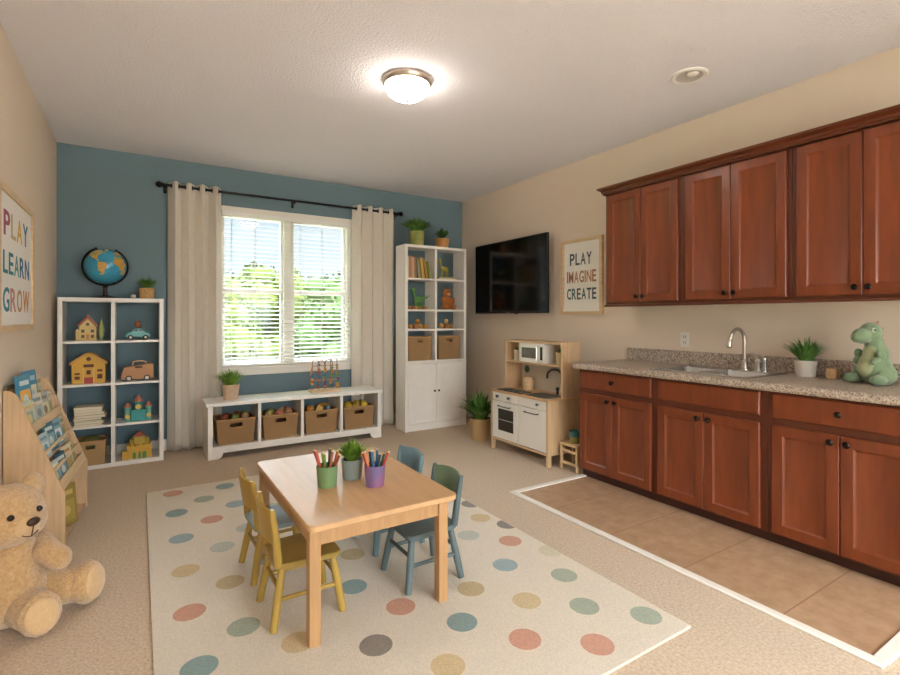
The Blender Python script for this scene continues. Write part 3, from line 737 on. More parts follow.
obj('door', MB().box(-.378, -.357, TY - .044, TY - .04, 1.095, 1.14), cm('#c98a55'), t)
m = MB(); m.cyl((-.275, TY, 1.083), (-.275, TY, 1.16), .008, .006, 8); m.sph((-.275, TY, 1.135), (.02, .02, .03), n=10, m=7); m.lathe([(.024, 0), (.02, .03), (.001, .11)], (-.275, TY, 1.16), 10, cap=True)
obj('side_tower', m, cm('#a9b070'), t)
# yellow barn
t = thing('toy_house', "large yellow wooden doll's house with arched gable in the second-row left cube", 'toy', (-.36, TY, .721))
m = MB(); arc = [(-.285, .925), (-.325, .958), (-.345, .967), (-.36, .970), (-.375, .967), (-.395, .958), (-.435, .925)]; P = [(-.475, .721), (-.245, .721), (-.245, .89)] + arc + [(-.475, .89)]
m.prism(P, (0, TY - .05, 0), UX, UZ, V((0, .12, 0))); obj('walls', m, cm('#d9a83f'), t, bevel=.002)
m = MB(); Q = [(-.495, .885), (-.475, .885)] + P[3:-1][::-1] + [(-.245, .885), (-.225, .885), (-.235, .905)] + [(a_ + (a_ + .36) * .06, b_ + .013) for a_, b_ in arc] + [(-.485, .905)]
m.prism(Q, (0, TY - .065, 0), UX, UZ, V((0, .15, 0))); obj('roof', m, cm('#c99a4a'), t)
m = MB()
for x0_, x1_, z0_, z1_ in ((-.395, -.325, .86, .885), (-.455, -.42, .76, .785), (-.455, -.42, .80, .815), (-.30, -.265, .76, .80), (-.30, -.265, .82, .84), (-.375, -.345, .80, .835)): obj('window', MB().box(x0_, x1_, TY - .053, TY - .05, z0_, z1_), cm('#6a3a22'), t)
obj('round_window', MB().cyl((-.36, TY - .053, .93), (-.36, TY - .05, .93), .017), cm('#6a3a22'), t)
obj('door', MB().box(-.39, -.33, TY - .055, TY - .05, .722, .775), cm('#b5483a'), t)
m = MB(); m.box(-.40, -.393, TY - .056, TY - .05, .722, .855); m.box(-.327, -.32, TY - .056, TY - .05, .722, .855); m.box(-.47, -.405, TY - .056, TY - .05, .735, .742)
obj('timber_strips', m, cm('#e0bd6a'), t)
# teal car with bear driver
t = thing('toy_car', 'small teal toy car with brown rider in the top right cube', 'toy', (-.01, TY, 1.083))
m = MB(); P = [(-.105, 1.105), (.085, 1.105), (.09, 1.13), (.075, 1.148), (.045, 1.155), (.03, 1.185), (-.035, 1.188), (-.058, 1.155), (-.09, 1.148), (-.108, 1.125)]
m.prism(P, (0, TY - .04, 0), UX, UZ, V((0, .08, 0))); obj('body', m, cm('#5aa7a2', .3), t, bevel=.008)
obj('window', MB().prism([(-.045, 1.158), (-.006, 1.158), (-.006, 1.18), (-.03, 1.18)], (0, TY - .0425, 0), UX, UZ, V((0, .003, 0))), cm('#3d4a4a', .2), t); m = MB(); m.prism([(.0, 1.158), (.036, 1.158), (.024, 1.18), (.0, 1.18)], (0, TY - .0425, 0), UX, UZ, V((0, .003, 0)))
obj('window', m, cm('#3d4a4a', .2), t)
for x in (-.062, .05):
    for yy in (TY - .045, TY + .03):
        w_ = obj('wheel', MB().cyl((x, yy, 1.105), (x, yy + .015, 1.105), .022, n=20), cm('#1c1c1e'), t)
        obj('hub_cap', MB().cyl((x, yy - .002, 1.105), (x, yy, 1.105), .011, n=14), cm('#d9d4c8'), w_)
t = thing('toy_bear', 'tiny brown bear riding on top of the teal toy car', 'toy', (-.005, TY, 1.187))
m = MB(); m.sph((-.005, TY, 1.205), (.026, .02, .019), n=14, m=9); m.sph((-.01, TY - .005, 1.228), (.02, .018, .018), n=14, m=9); m.sph((-.026, TY, 1.243), .008, n=8, m=6); m.sph((.006, TY, 1.243), .008, n=8, m=6)
obj('figure', m, cm('#8f5534', .8), t)
# wooden van
t = thing('toy_van', 'plain wooden toy van with two wheels in the second-row right cube', 'toy', (0, TY, .721))
m = MB(); m.prism([(-.132, .735), (.112, .735), (.112, .86), (.09, .87), (-.09, .845), (-.115, .84), (-.132, .775)], (0, TY - .04, 0), UX, UZ, V((0, .085, 0)))
obj('body', m, cm('#bb8b62', .6), t, bevel=.006)
obj('roof_handle', MB().tube([(-.05, TY, .845), (-.045, TY, .885), (-.02, TY, .893), (.03, TY, .893), (.05, TY, .885), (.055, TY, .86)], .007, 8), cm('#c99f78', .6), t)
m = MB(); m.box(-.03, .025, TY - .044, TY - .04, .835, .85); obj('slot', m, cm('#3a2a20'), t)
for x in (-.075, .06):
    w_ = obj('wheel', MB().cyl((x, TY - .052, .746), (x, TY - .04, .746), .025, n=20), cm('#2a211c'), t)
    obj('hub_cap', MB().cyl((x, TY - .054, .746), (x, TY - .052, .746), .016, n=16), cm('#d6cbb9'), w_)
# teal castle
def castle(label, z0, c_main, c_sec, c_roof, c_dot, tall):
    t = thing('toy_castle', label, 'toy', (0, TY, z0))
    m = MB(); m.box(-.06, .05, TY - .04, TY + .05, z0, z0 + .10)
    m.lathe([(.03, 0), (.03, .17), (.03, .17)], (-.005, TY - .01, z0), 16, cap=True); obj('keep', m, c_main, t, bevel=.003)
    for x in (-.085, .072):
        tw = obj('tower', MB().lathe([(.025, 0), (.025, .105), (.03, .11), (.03, .125)], (x, TY - .01, z0), 16, cap=True), c_sec, t)
        obj('tower_cap', MB().lathe([(.032, .125), (.02, .145), (.001, .165)], (x, TY - .01, z0), 16, cap=True), c_roof, tw)
    obj('roof', MB().lathe([(.036, .17), (.022, .20), (.001, .235)], (-.005, TY - .01, z0), 16, cap=True), c_roof, t)
    obj('round_ornament', MB().cyl((-.005, TY - .045, z0 + .125), (-.005, TY - .038, z0 + .125), .022, n=18), c_dot, t)
    for x in (-.085, .072): obj('round_ornament', MB().cyl((x, TY - .04, z0 + .045), (x, TY - .03, z0 + .045), .018, n=14), c_dot, t)
    obj('gate', MB().box(-.03, .02, TY - .046, TY - .04, z0, z0 + .075), cm('#3f9aa0') if tall else cm('#6f9a44'), t)
castle('teal toy castle with round yellow ornaments in the third-row right cube', .366, cm('#3c9c95', .4), cm('#6fae9c', .4), cm('#b6705a', .4), cm('#d9b04a', .4), 1)
t = thing('toy_castle', 'yellow toy castle with green arches in the bottom right cube', 'toy', (0, TY, .037))
m = MB(); m.box(-.09, .095, TY - .045, TY + .05, .037, .145)
for i in range(6): m.box(-.09 + i * .033, -.09 + i * .033 + .02, TY - .045, TY + .05, .145, .158)
m.box(-.125, -.075, TY - .06, TY + .02, .037, .11); obj('walls', m, cm('#d2a63c', .45), t, bevel=.002)
m = MB()
for x in (-.05, .005, .06): m.lathe([(.02, .145), (.02, .19), (.023, .195), (.001, .215)], (x, TY, 0), 12, cap=True)
m.box(-.035, .045, TY - .02, TY + .03, .158, .225); obj('turrets', m, cm('#b8a040', .45), t)
obj('roof', MB().prism([(-.045, .225), (.055, .225), (.005, .272)], (0, TY - .03, 0), UX, UZ, V((0, .07, 0))), cm('#a5553a'), t)
m = MB()
for x, w_ in ((-.035, .012), (.04, .016), (.005, .01)): m.prism([(x - w_, .037), (x + w_, .037), (x + w_, .085), (x, .10), (x - w_, .085)], (0, TY - .048, 0), UX, UZ, V((0, .004, 0)))
obj('arch', m, cm('#5f8a4a'), t)

# ------------------------------------------------------------------ books
def book(label, loc, w, h, th, col, group=None, rot=(0, 0, 0), art=None, name='book'):
    """local: spine at x=0, width along +x, thickness along y, height along z"""
    t = thing(name, label, 'book', loc, group=group); t.rotation_euler = rot
    m = MB(); m.box(0, w, -th / 2, -th / 2 + .0018, 0, h); m.box(0, w, th / 2 - .0018, th / 2, 0, h); m.box(-.0018, 0, -th / 2, th / 2, 0, h)
    obj('cover', m, cm(col, .5), t, world=False)
    obj('pages', MB().box(0, w - .004, -th / 2 + .0018, th / 2 - .0018, .003, h - .003), M_pages, t, world=False)
    if art:
        m = MB(); m.m = 0; m.box(w * .1, w * .9, -th / 2 - .0006, -th / 2, h * .1, h * .62)
        m.m = 1; m.box(w * .15, w * .85, -th / 2 - .0006, -th / 2, h * .74, h * .86)
        m.m = 1; m.cyl((w * .5, -th / 2 - .0010, h * .36), (w * .5, -th / 2 - .0006, h * .36), w * .2, n=18)
        obj('cover_art', m, [cm(art[0]), cm(art[1])], t, world=False)
    return t
rnd = random.Random(4)
zz = .3665; cols = ['#c9b58c', '#d9cfb8', '#8d9a5c', '#d3c39c', '#b08a5e', '#dccfb0', '#c7b795', '#e0d5bb']
posn = ['lowest', 'second from the bottom', 'third from the bottom', 'fourth from the bottom', 'fourth from the top', 'third from the top', 'second from the top', 'topmost']
cn = ['tan', 'cream', 'olive', 'sand-coloured', 'brown', 'pale', 'beige', 'ivory']
for i, c_ in enumerate(cols):
    th = rnd.uniform(.017, .026); w_ = rnd.uniform(.19, .215)
    if i == 2: th = .012
    b_ = book('%s book lying flat in the third-row left cube, %s of the stack' % (cn[i], posn[i]), (-.462 + rnd.uniform(0, .012), TY - .085, zz + th / 2), w_, .16, th, c_, 'books stacked in the cube shelf')
    b_.rotation_euler = (R(-90), 0, R(rnd.uniform(-3, 3))); zz += th + .0005

# ------------------------------------------------------------------ baskets
def basket_mesh(w, d, h, hole=(.32, .62, .80), tw=.008, taper=.10):
    m = MB(); hx = w * hole[0] / 2 * 1.0; z0_, z1_ = h * hole[1], h * hole[2]
    m.box(-w / 2, -hx, -d / 2, -d / 2 + tw, 0, h); m.box(hx, w / 2, -d / 2, -d / 2 + tw, 0, h)
    m.box(-hx, hx, -d / 2, -d / 2 + tw, 0, z0_); m.box(-hx, hx, -d / 2, -d / 2 + tw, z1_, h)
    m.box(-w / 2, w / 2, d / 2 - tw, d / 2, 0, h); m.box(-w / 2, -w / 2 + tw, -d / 2 + tw, d / 2 - tw, 0, h); m.box(w / 2 - tw, w / 2, -d / 2 + tw, d / 2 - tw, 0, h)
    m.box(-w / 2 + tw, w / 2 - tw, -d / 2 + tw, d / 2 - tw, 0, tw)
    for v_ in m.bm.verts: k = 1 - taper * (1 - v_.co.z / h); v_.co.x *= k; v_.co.y *= k
    return m
def rim_mesh(w, d, h, r=.008):
    m = MB(); P = bowl_ring(-w / 2, w / 2, -d / 2, d / 2, h, .02, 4); P.append(P[0]); return m.tube(P, r, 8, cap=False)
def basket(label, loc, w, d, h, group, wm=None, name='storage_basket', taper=.10, hole=(.32, .68, .86)):
    t = thing(name, label, 'basket', loc, group=group)
    obj('body', basket_mesh(w, d, h, hole, taper=taper), wm or M_wicker, t, world=False, smooth=0)
    obj('rim', rim_mesh(w, d, h), M_wickrim, t, world=False)
    m = MB(); hx = w * hole[0] / 2; k = 1 - taper * .25
    y_ = -d / 2 * k + .0
    m.tube([(-hx * k, y_, h * hole[1]), (hx * k, y_, h * hole[1])], .004, 6)
    obj('grip_edge', m, M_wickrim, t, world=False)
    return t
basket('plain pale basket in the bottom left cube of the cube shelf', (-.345, TY + .02, .037), .21, .24, .20, 'storage baskets', M_wickerl, taper=.06)
solo('toy_ball', MB().sph((-.345, TY + .01, .21), (.085, .085, .06), n=20, m=12), cm('#6d6a3c', .7), 'dark olive cushion-like ball in the basket at the bottom left of the cube shelf', 'toy')

# ------------------------------------------------------------------ window bench
BH, BX0, BX1, BY0, BY1 = .51, .52, 2.20, 4.885, 5.27
bn = thing('storage_bench', 'long low white bench with four cubbies under the window', 'bench', (1.36, 5.08, 0))
obj('seat_top', MB().box(BX0 - .015, BX1 + .015, BY0 - .015, BY1, BH - .032, BH), M_white, bn, bevel=.004)
for a in (BX0, BX1 - .04): obj('side_panel', MB().box(a, a + .04, BY0, BY1, 0, BH - .032), M_white, bn, bevel=.002)
xs = [BX0 + .04 + (BX1 - BX0 - .08) * k / 4 for k in range(5)]
for x in xs[1:4]: obj('divider', MB().box(x - .014, x + .014, BY0 + .002, BY1, .115, BH - .032), M_white, bn, bevel=.0015)
obj('base_shelf', MB().box(BX0 + .04, BX1 - .04, BY0 + .012, BY1, .095, .115), M_white, bn)
P = [(BX0 + .04, .0)]; P += [(BX0 + .07 + .055 * math.sin(R(a)), .055 * (1 - math.cos(R(a)))) for a in range(0, 91, 15)]
P += [(BX1 - .145 + .0, .055)][:0]
P += [(BX1 - .07 - .055 * math.sin(R(a)), .055 * (1 - math.cos(R(a)))) for a in range(90, -1, -15)]; P += [(BX1 - .04, 0), (BX1 - .04, .115), (BX0 + .04, .115)]
obj('apron', MB().prism(P, (0, BY0, 0), UX, UZ, V((0, .012, 0))), M_white, bn)
def toys(bx, by, bz, w, d, which, cols, n, seed, ids):
    rnd = random.Random(seed)
    slots = [(-.30, -.22), (.0, -.24), (.30, -.20), (-.2, .12), (.15, .15), (.33, .2)][:n]
    for i, (u, v_) in enumerate(slots):
        c_, nm = cols[i % len(cols)]; x, y = bx + u * w, by + v_ * d; r_ = rnd.uniform(.034, .042)
        if i % 3 == 1:
            m = MB(); Mx = Matrix.Translation((x, y, bz)) @ Euler((rnd.uniform(-.5, .5), rnd.uniform(-.5, .5), rnd.uniform(0, 1.5))).to_matrix().to_4x4(); k = r_ * .8
            m.box(-k, k, -k, k, -k, k, Mx)
            solo('toy_block', m, cm(c_, .5), '%s toy block heaped in %s' % (nm, which), 'toy', ids, bevel=.004)
        else:
            solo('toy_ball', MB().sph((x, y, bz + rnd.uniform(-.004, .006)), r_, n=18, m=12), cm(c_, .45), '%s toy ball heaped in %s' % (nm, which), 'toy', ids)
bk = ['the first basket from the left under the bench', 'the second basket from the left under the bench', 'the third basket from the left under the bench', 'the rightmost basket under the bench']
bcols = [[('#8a3f2e', 'dark red'), ('#6f8a3c', 'green'), ('#b99a6a', 'tan'), ('#7a4a34', 'brown')], [('#b9a866', 'khaki'), ('#c07a5c', 'salmon'), ('#a9785a', 'rust'), ('#8a9a54', 'olive')],
         [('#d08a35', 'orange'), ('#c9a045', 'amber'), ('#5f7f86', 'slate blue'), ('#86938a', 'grey-green')], [('#cfa838', 'yellow'), ('#b9a045', 'mustard'), ('#d8b84a', 'light yellow'), ('#a3a04a', 'yellow-green')]]
for i in range(4):
    cx = (xs[i] + xs[i + 1]) / 2
    basket('woven basket heaped with %s toys in %s cubby of the white bench' % (['red and green', 'salmon and khaki', 'orange and blue', 'yellow'][i], ['the leftmost', 'the second', 'the third', 'the rightmost'][i]),
           (cx, BY0 + .175, .116), .335, .30, .225, 'woven baskets under the bench')
    toys(cx, BY0 + .175,   .116 + .228, .30, .27, bk[i], bcols[i], 6, i + 3, 'toys in the bench baskets')

# bead maze
bmz = thing('bead_maze', 'wire bead maze with coloured beads on wooden base at right on the white bench', 'toy', (1.64, 5.06, BH))
bx, by = 1.64, 5.06
obj('base', MB().box(bx - .16, bx + .16, by - .065, by + .065, BH, BH + .028), M_pine, bmz, bevel=.006)
wires = [(-.115, -.03, .26), (-.05, -.03, .24), (.015, -.03, .26), (.06, -.03, .25)]
def arch(x0_, x1_, y_, h_, r_=.03):
    P = [(x0_, y_, BH + .028)]
    for a in range(180, 89, -18): P.append((x0_ + r_ + r_ * math.cos(R(a)), y_, BH + h_ - r_ + r_ * math.sin(R(a))))
    for a in range(90, -1, -18): P.append((x1_ - r_ + r_ * math.cos(R(a)), y_, BH + h_ - r_ + r_ * math.sin(R(a))))
    P.append((x1_, y_, BH + .028)); return P
bc = ['#c9483c', '#d9a53a', '#5f9a52', '#3f7fa0', '#d87f3a', '#7a4a7a']
rnd = random.Random(8)
for (a, b, y_, h_, c_) in ((-.14, -.07, by - .03, .335, '#b0784a'), (-.07, .0, by + .01, .32, '#a85a4a'), (.0, .075, by - .01, .33, '#5a5a58'), (.07, .14, by + .03, .345, '#8a6a4a'), (-.14, .14, by + .0, .27, '#c99a5a')):
    A = arch(bx + a, bx + b, y_, h_); w_ = obj('wire', MB().tube(A, .0042, 6), cm(c_, .4), bmz)
    for x_ in (bx + a, bx + b):
        z_ = BH + .035
        for k in range(rnd.randint(5, 8)):
            z_ += rnd.choice([.015, .019, .030, .042])
            if z_ > BH + h_ - .05: break
            m = MB().sph((x_, y_, z_), (.015, .015, .013), n=12, m=8); obj('bead', m, cm(rnd.choice(bc), .35), w_)
            z_ += .006
for z_ in (.12, .22): obj('wire', MB().cyl((bx - .14, by, BH + z_), (bx + .14, by, BH + z_), .0028, n=6), cm('#b9b4a4', .4), bmz)

# ------------------------------------------------------------------ tall bookcase
QX0, QX1, QY0, QY1, QH = 2.505, 3.32, 4.92, 5.16, 2.10
qs = thing('tall_bookcase', 'tall white bookcase with open cubes above two doors in the corner', 'bookcase', (2.9, 5.07, 0))
for a in (QX0, QX1 - .032): obj('side_panel', MB().box(a, a + .032, QY0, QY1, 0, QH), M_white, qs, bevel=.0015)
obj('top_panel', MB().box(QX0 + .032, QX1 - .032, QY0, QY1, QH - .03, QH), M_white, qs, bevel=.0015)
obj('divider', MB().box(2.888, 2.916, QY0 + .002, QY1, .79, QH - .03), M_white, qs, bevel=.001)
QS = [.79, 1.15, 1.372, 1.725]
obj('middle_panel', MB().box(QX0 + .032, QX1 - .032, QY0, QY1, .76, .79), M_white, qs)
for z_ in QS[1:]:
    for a, b in ((QX0 + .032, 2.888), (2.916, QX1 - .032)): obj('shelf', MB().box(a, b, QY0 + .002, QY1, z_ - .02, z_), M_white, qs, bevel=.001)
obj('plinth', MB().box(QX0 + .032, QX1 - .032, QY0 + .01, QY1, 0, .075), M_white, qs)
obj('back_panel', MB().box(QX0 + .032, QX1 - .032, QY1 - .008, QY1, .075, .76), M_white, qs)
for a, b, kx in ((QX0 + .034, 2.9005, 2.875), (2.9035, QX1 - .034, 2.93)):
    do = obj('door', MB().panel((a, QY0 + .014, .08), UX, UZ, -UY, b - a, .677, .018, st=.06, rec=.006), M_white, qs)
    knob(do, kx, QY0 - .004, .44, .012, axis='y')
qy = 5.04
for cx, i in ((2.705, 0), (3.10, 1)):
    basket('woven basket in the %s lower cube of the tall bookcase' % ('left', 'right')[i], (cx, qy + .005, .791), .30, .20, .265, 'baskets in the tall bookcase', hole=(.26, .76, .88), taper=.04)
cols = [('#d6c6a4', 'cream'), ('#b98a68', 'tan'), ('#c9a98a', 'beige'), ('#a86f55', 'terracotta'), ('#8a9a7a', 'sage'), ('#caa550', 'mustard'), ('#b58a45', 'ochre'), ('#7f8a4a', 'olive')]
x = 2.54
for i, (c_, nm) in enumerate(cols):
    th = .024 + .006 * (i % 3); h_ = [.24, .25, .235, .245, .22, .235, .22, .20, .17][i]; lean = [0, 0, 2, 2, 5, 8, 11, 14, 20][i]
    b_ = book('%s book upright in the top left cube of the tall bookcase' % nm, (x + th / 2, 5.09, 1.7265 + th / 2 * math.sin(R(lean)) + .0005), .15, h_, th, c_, 'books in the tall bookcase')
    b_.rotation_euler = (R(lean), 0, R(-90)); b_.rotation_euler = (Matrix.Rotation(R(-lean), 3, 'Y') @ Matrix.Rotation(R(90), 3, 'Z')).to_euler()
    b_.location.y = 4.945
    x += th + .003 + (.016 if i > 2 else 0)

# soft or carved figures from blended ellipsoids
def blob(name, parts, mats, parent, voxel, disp=0, dsz=.02, smooth_it=6, label=None):
    m = MB()
    for p in parts: m.sph(p[0], p[1], p[2] if len(p) > 2 else None, n=20, m=14)
    def md(o):
        r = o.modifiers.new('remesh', 'REMESH'); r.mode = 'VOXEL'; r.voxel_size = voxel; r.use_smooth_shade = True
        s = o.modifiers.new('smooth', 'SMOOTH'); s.factor = .5; s.iterations = smooth_it
        if disp:
            tx = bpy.data.textures.get('fleece_%g' % dsz) or bpy.data.textures.new('fleece_%g' % dsz, 'CLOUDS'); tx.noise_scale = dsz; tx.noise_depth = 2
            d = o.modifiers.new('fleece', 'DISPLACE'); d.texture = tx; d.strength = disp; d.mid_level = .5
    return obj(name, m, mats, parent, smooth=80, mods=md, label=label)
RX, RYm, RZm = (lambda a: Matrix.Rotation(R(a), 3, 'X')), (lambda a: Matrix.Rotation(R(a), 3, 'Y')), (lambda a: Matrix.Rotation(R(a), 3, 'Z'))
def animal(name, label, x, y, z, s, col, kind):
    t = thing(name, label, 'toy', (x, y, z))
    Pq = lambda a, b, c_: (x + a * s, y + b * s, z + c_ * s)
    L = []
    if kind == 'dino':
        L = [(Pq(0, 0, .42), (.22 * s, .12 * s, .17 * s), RYm(-25)), (Pq(-.2, 0, .66), (.08 * s, .07 * s, .2 * s), RYm(-15)), (Pq(-.27, 0, .86), (.14 * s, .08 * s, .09 * s), None), (Pq(.3, 0, .5), (.22 * s, .05 * s, .06 * s), RYm(-20)), (Pq(.5, 0, .6), (.12 * s, .03 * s, .035 * s), RYm(-25))]
        L += [(Pq(a, b, .16), (.07 * s, .06 * s, .18 * s), None) for a in (-.12, .12) for b in (-.08, .08)]
    if kind == 'deer':
        L = [(Pq(.05, 0, .45), (.26 * s, .11 * s, .13 * s), None), (Pq(-.2, 0, .66), (.06 * s, .06 * s, .24 * s), RYm(-12)), (Pq(-.27, 0, .86), (.12 * s, .06 * s, .07 * s), RYm(-10)), (Pq(-.22, 0, .98), (.02 * s, .05 * s, .09 * s), None), (Pq(.33, 0, .52), (.09 * s, .02 * s, .02 * s), None)]
        L += [(Pq(a, b, .2), (.04 * s, .04 * s, .22 * s), None) for a in (-.12, .22) for b in (-.07, .07)]
    if kind == 'lion':
        L = [(Pq(0, 0, .3), (.26 * s, .2 * s, .3 * s), None), (Pq(-.04, -.06, .72), (.2 * s, .17 * s, .19 * s), None), (Pq(-.2, -.05, .9), (.06 * s, .04 * s, .06 * s), None), (Pq(.12, -.05, .9), (.06 * s, .04 * s, .06 * s), None)]
        L += [(Pq(a, -.18, .1), (.13 * s, .17 * s, .1 * s), RZm(-a * 90)) for a in (-.24, .24)] + [(Pq(a, -.1, .38), (.08 * s, .1 * s, .2 * s), RYm(a * 90)) for a in (-.25, .25)]
    blob('body', L, cm(col, .8), t, .02 * s * 1.6, smooth_it=3)
    m = MB(); e_ = {'dino': (-.33, -.075, .9), 'deer': (-.3, -.055, .88), 'lion': (-.1, -.225, .77)}[kind]
    m.sph(Pq(*e_), .016 * s * 1.3, n=10, m=7)
    if kind == 'lion': m.sph(Pq(.04, -.225, .77), .02 * s, n=10, m=7)
    obj('eyes', m, cm('#1b1512', .3), t)
    if kind == 'lion':
        m = MB(); m.sph(Pq(-.035, -.20, .68), (.09 * s, .06 * s, .07 * s), n=14, m=9); obj('muzzle', m, cm('#d9a878', .8), t)
    return t
animal('toy_dinosaur', 'green toy dinosaur in the second-row left cube of the tall bookcase', 2.72, qy - .03, 1.373, .26, '#5f8f4c', 'dino')
animal('toy_deer', 'yellow long-necked toy animal in the top right cube of the tall bookcase', 3.06, qy - .03, 1.758, .22, '#a89a3f', 'deer')
book('flat pale book under the yellow toy animal in the tall bookcase', (2.96, 4.955, 1.726 + .008), .25, .17, .014, '#d6c8a0', 'books in the tall bookcase').rotation_euler = (R(-90), 0, 0)
solo('wooden_plinth', MB().box(2.97, 3.19, 4.96, 5.10, 1.742, 1.758), cm('#b7a878', .6), 'small wooden slab the yellow toy animal stands on', 'toy stand', bevel=.003)
animal('teddy_lion', 'orange-brown soft toy lion in the second-row right cube of the tall bookcase', 3.12, qy - .01, 1.373, .27, '#a8642c', 'lion')
rnd = random.Random(12)
def heap(cx, z_, cols, where, grp, n=5, sz=.03):
    for i in range(n):
        c_, nm = cols[i % len(cols)]; x = cx + (i - (n - 1) / 2) * sz * 1.9; r_ = sz * rnd.uniform(.75, .95)
        if i % 2: solo('toy_block', MB().box(x - r_ * .85, x + r_ * .85, qy - .05 - r_, qy - .05 + r_ * .8, z_, z_ + r_ * 1.7), cm(c_, .6), '%s toy block %s' % (nm, where), 'toy', grp, bevel=.003)
        else: solo('toy_ball', MB().sph((x, qy - .05, z_ + r_), r_, n=14, m=10), cm(c_, .6), '%s toy ball %s' % (nm, where), 'toy', grp)
heap(2.70, 1.373, [('#b9803c', 'tan'), ('#a8583a', 'rust'), ('#c9a04a', 'yellow')], 'at the feet of the green toy dinosaur', 'small toys at the dinosaur', 6, .024)
heap(3.12, 1.373, [('#8a9a4a', 'olive'), ('#c98a3c', 'amber')], 'in front of the soft toy lion', 'small toys at the lion', 0, .022)
heap(2.70, 1.151, [('#b98a4a', 'honey-coloured'), ('#a8703a', 'brown'), ('#c9a560', 'straw-coloured'), ('#b58040', 'ochre')], 'in the third-row left cube of the tall bookcase', 'wooden toys in the tall bookcase, left', 4, .034)
heap(3.08, 1.151, [('#c09a55', 'straw-coloured'), ('#a8683a', 'brown'), ('#b98a4a', 'honey-coloured')], 'in the third-row right cube of the tall bookcase', 'wooden toys in the tall bookcase, right', 3, .036)
solo('toy_ball', MB().sph((2.70, qy - .05, 1.151 + .083), .030, n=14, m=10), cm('#b98238', .6), 'amber toy ball on top of the wooden toys in the third-row left cube', 'toy')
solo('toy_ball', MB().sph((3.08, qy - .055, 1.151 + .086), .026, n=14, m=10), cm('#c9a868', .6), 'straw-coloured toy ball on top of the wooden toys in the third-row right cube', 'toy')

# ------------------------------------------------------------------ toy kitchen
M_tkw = mat('toy_kitchen_white', '#e6e2da', .4)
tk = thing('toy_kitchen', 'wooden play kitchen with white doors, hob, sink and upper shelf against the right wall', 'toy kitchen', (3.12, 3.51, 0))
KX0, KX1, KY0, KY1, KH = 2.93, 3.315, 3.105, 3.905, .578
HX0 = 3.10; HK = 1.06
# side panels: legs + tall back part
for y_ in (KY0, KY1 - .022):
    P = [(KX0, 0), (KX0 + .04, 0), (KX0 + .04, .10), (KX1 - .04, .10), (KX1 - .04, 0), (KX1, 0), (KX1, HK), (HX0, HK), (HX0, KH - .002), (KX0, KH - .018)]
    if True: obj('side_panel', MB().prism(P, (0, y_, 0), UX, UZ, V((0, .022, 0))), M_birch, tk, bevel=.0015)
yi0, yi1 = KY0 + .022, KY1 - .022; ym = 3.497
obj('worktop', MB().box(KX0 - .006, KX1 - .012, yi0 - .03 + .0, yi1 + .03, KH - .018, KH), M_birchx, tk, bevel=.002)
obj('back_panel', MB().box(KX1 - .012, KX1, yi0, yi1, .12, HK), mat('toy_back_panel', '#d9cfbd', .5), tk)
obj('base_panel', MB().box(KX0 + .002, KX1 - .012, yi0, yi1, .10, .12), M_birch, tk)
obj('hutch_top', MB().box(HX0, KX1 - .012, yi0, yi1, HK - .02, HK), M_birch, tk)
obj('hutch_shelf', MB().box(HX0, KX1 - .012, yi0, yi1, .844, .860), M_birch, tk)
obj('partition', MB().box(HX0 + .004, KX1 - .012, 3.682, 3.694, .860, HK - .02), M_birch, tk)
obj('partition', MB().box(KX0 + .02, KX1 - .012, ym - .006, ym + .006, .12, KH - .018), M_tkw, tk)
cp = obj('control_panel', MB().box(KX0 + .002, KX0 + .016, ym + .004, yi1 - .002, .482, KH - .02), M_tkw, tk, bevel=.002)
for y_ in (3.79, 3.62):
    knob(cp, KX0 + .002, y_, .524, .014, material=M_steeld)
dw = obj('drawer_front', MB().box(KX0 + .002, KX0 + .016, yi0 + .002, ym - .004, .482, KH - .02), M_tkw, tk, bevel=.002)
knob(dw, KX0 + .002, 3.23, .524, .013, material=M_steeld)
def frame_door(y1, y0, z0, z1, hz, label, win):
    m = MB()
    if win:
        a1, a0, b0, b1 = win
        m.box(KX0, KX0 + .016, a1, y1, z0, z1); m.box(KX0, KX0 + .016, y0, a0, z0, z1); m.box(KX0, KX0 + .016, a0, a1, z0, b0); m.box(KX0, KX0 + .016, a0, a1, b1, z1)
    else: m.box(KX0, KX0 + .016, y0, y1, z0, z1)
    o = obj(label, m, M_tkw, tk, bevel=.002)
    if win: obj('oven_glass', MB().box(KX0 + .006, KX0 + .010, a0, a1, b0, b1), mat('smoked_plastic', '#3a332c', .15), o); obj('oven_rack', MB().cyl((KX0 + .003, a0, (b0 + b1) / 2), (KX0 + .003, a1, (b0 + b1) / 2), .004, n=6), M_steel, o)
    m = MB(); c_ = (y0 + y1) / 2; hw = .085
    m.tube([(KX0, c_ - hw, hz), (KX0 - .022, c_ - hw, hz), (KX0 - .026, c_ - hw + .01, hz), (KX0 - .026, c_ + hw - .01, hz), (KX0 - .022, c_ + hw, hz), (KX0, c_ + hw, hz)], .005, 8)
    obj('handle', m, M_steeld, o); return o
frame_door(yi1 - .002, ym + .004, .125, .476, .436, 'oven_door', (3.80, 3.565, .20, .408))
frame_door(ym - .004, yi0 + .002, .125, .476, .44, 'cupboard_door', None)
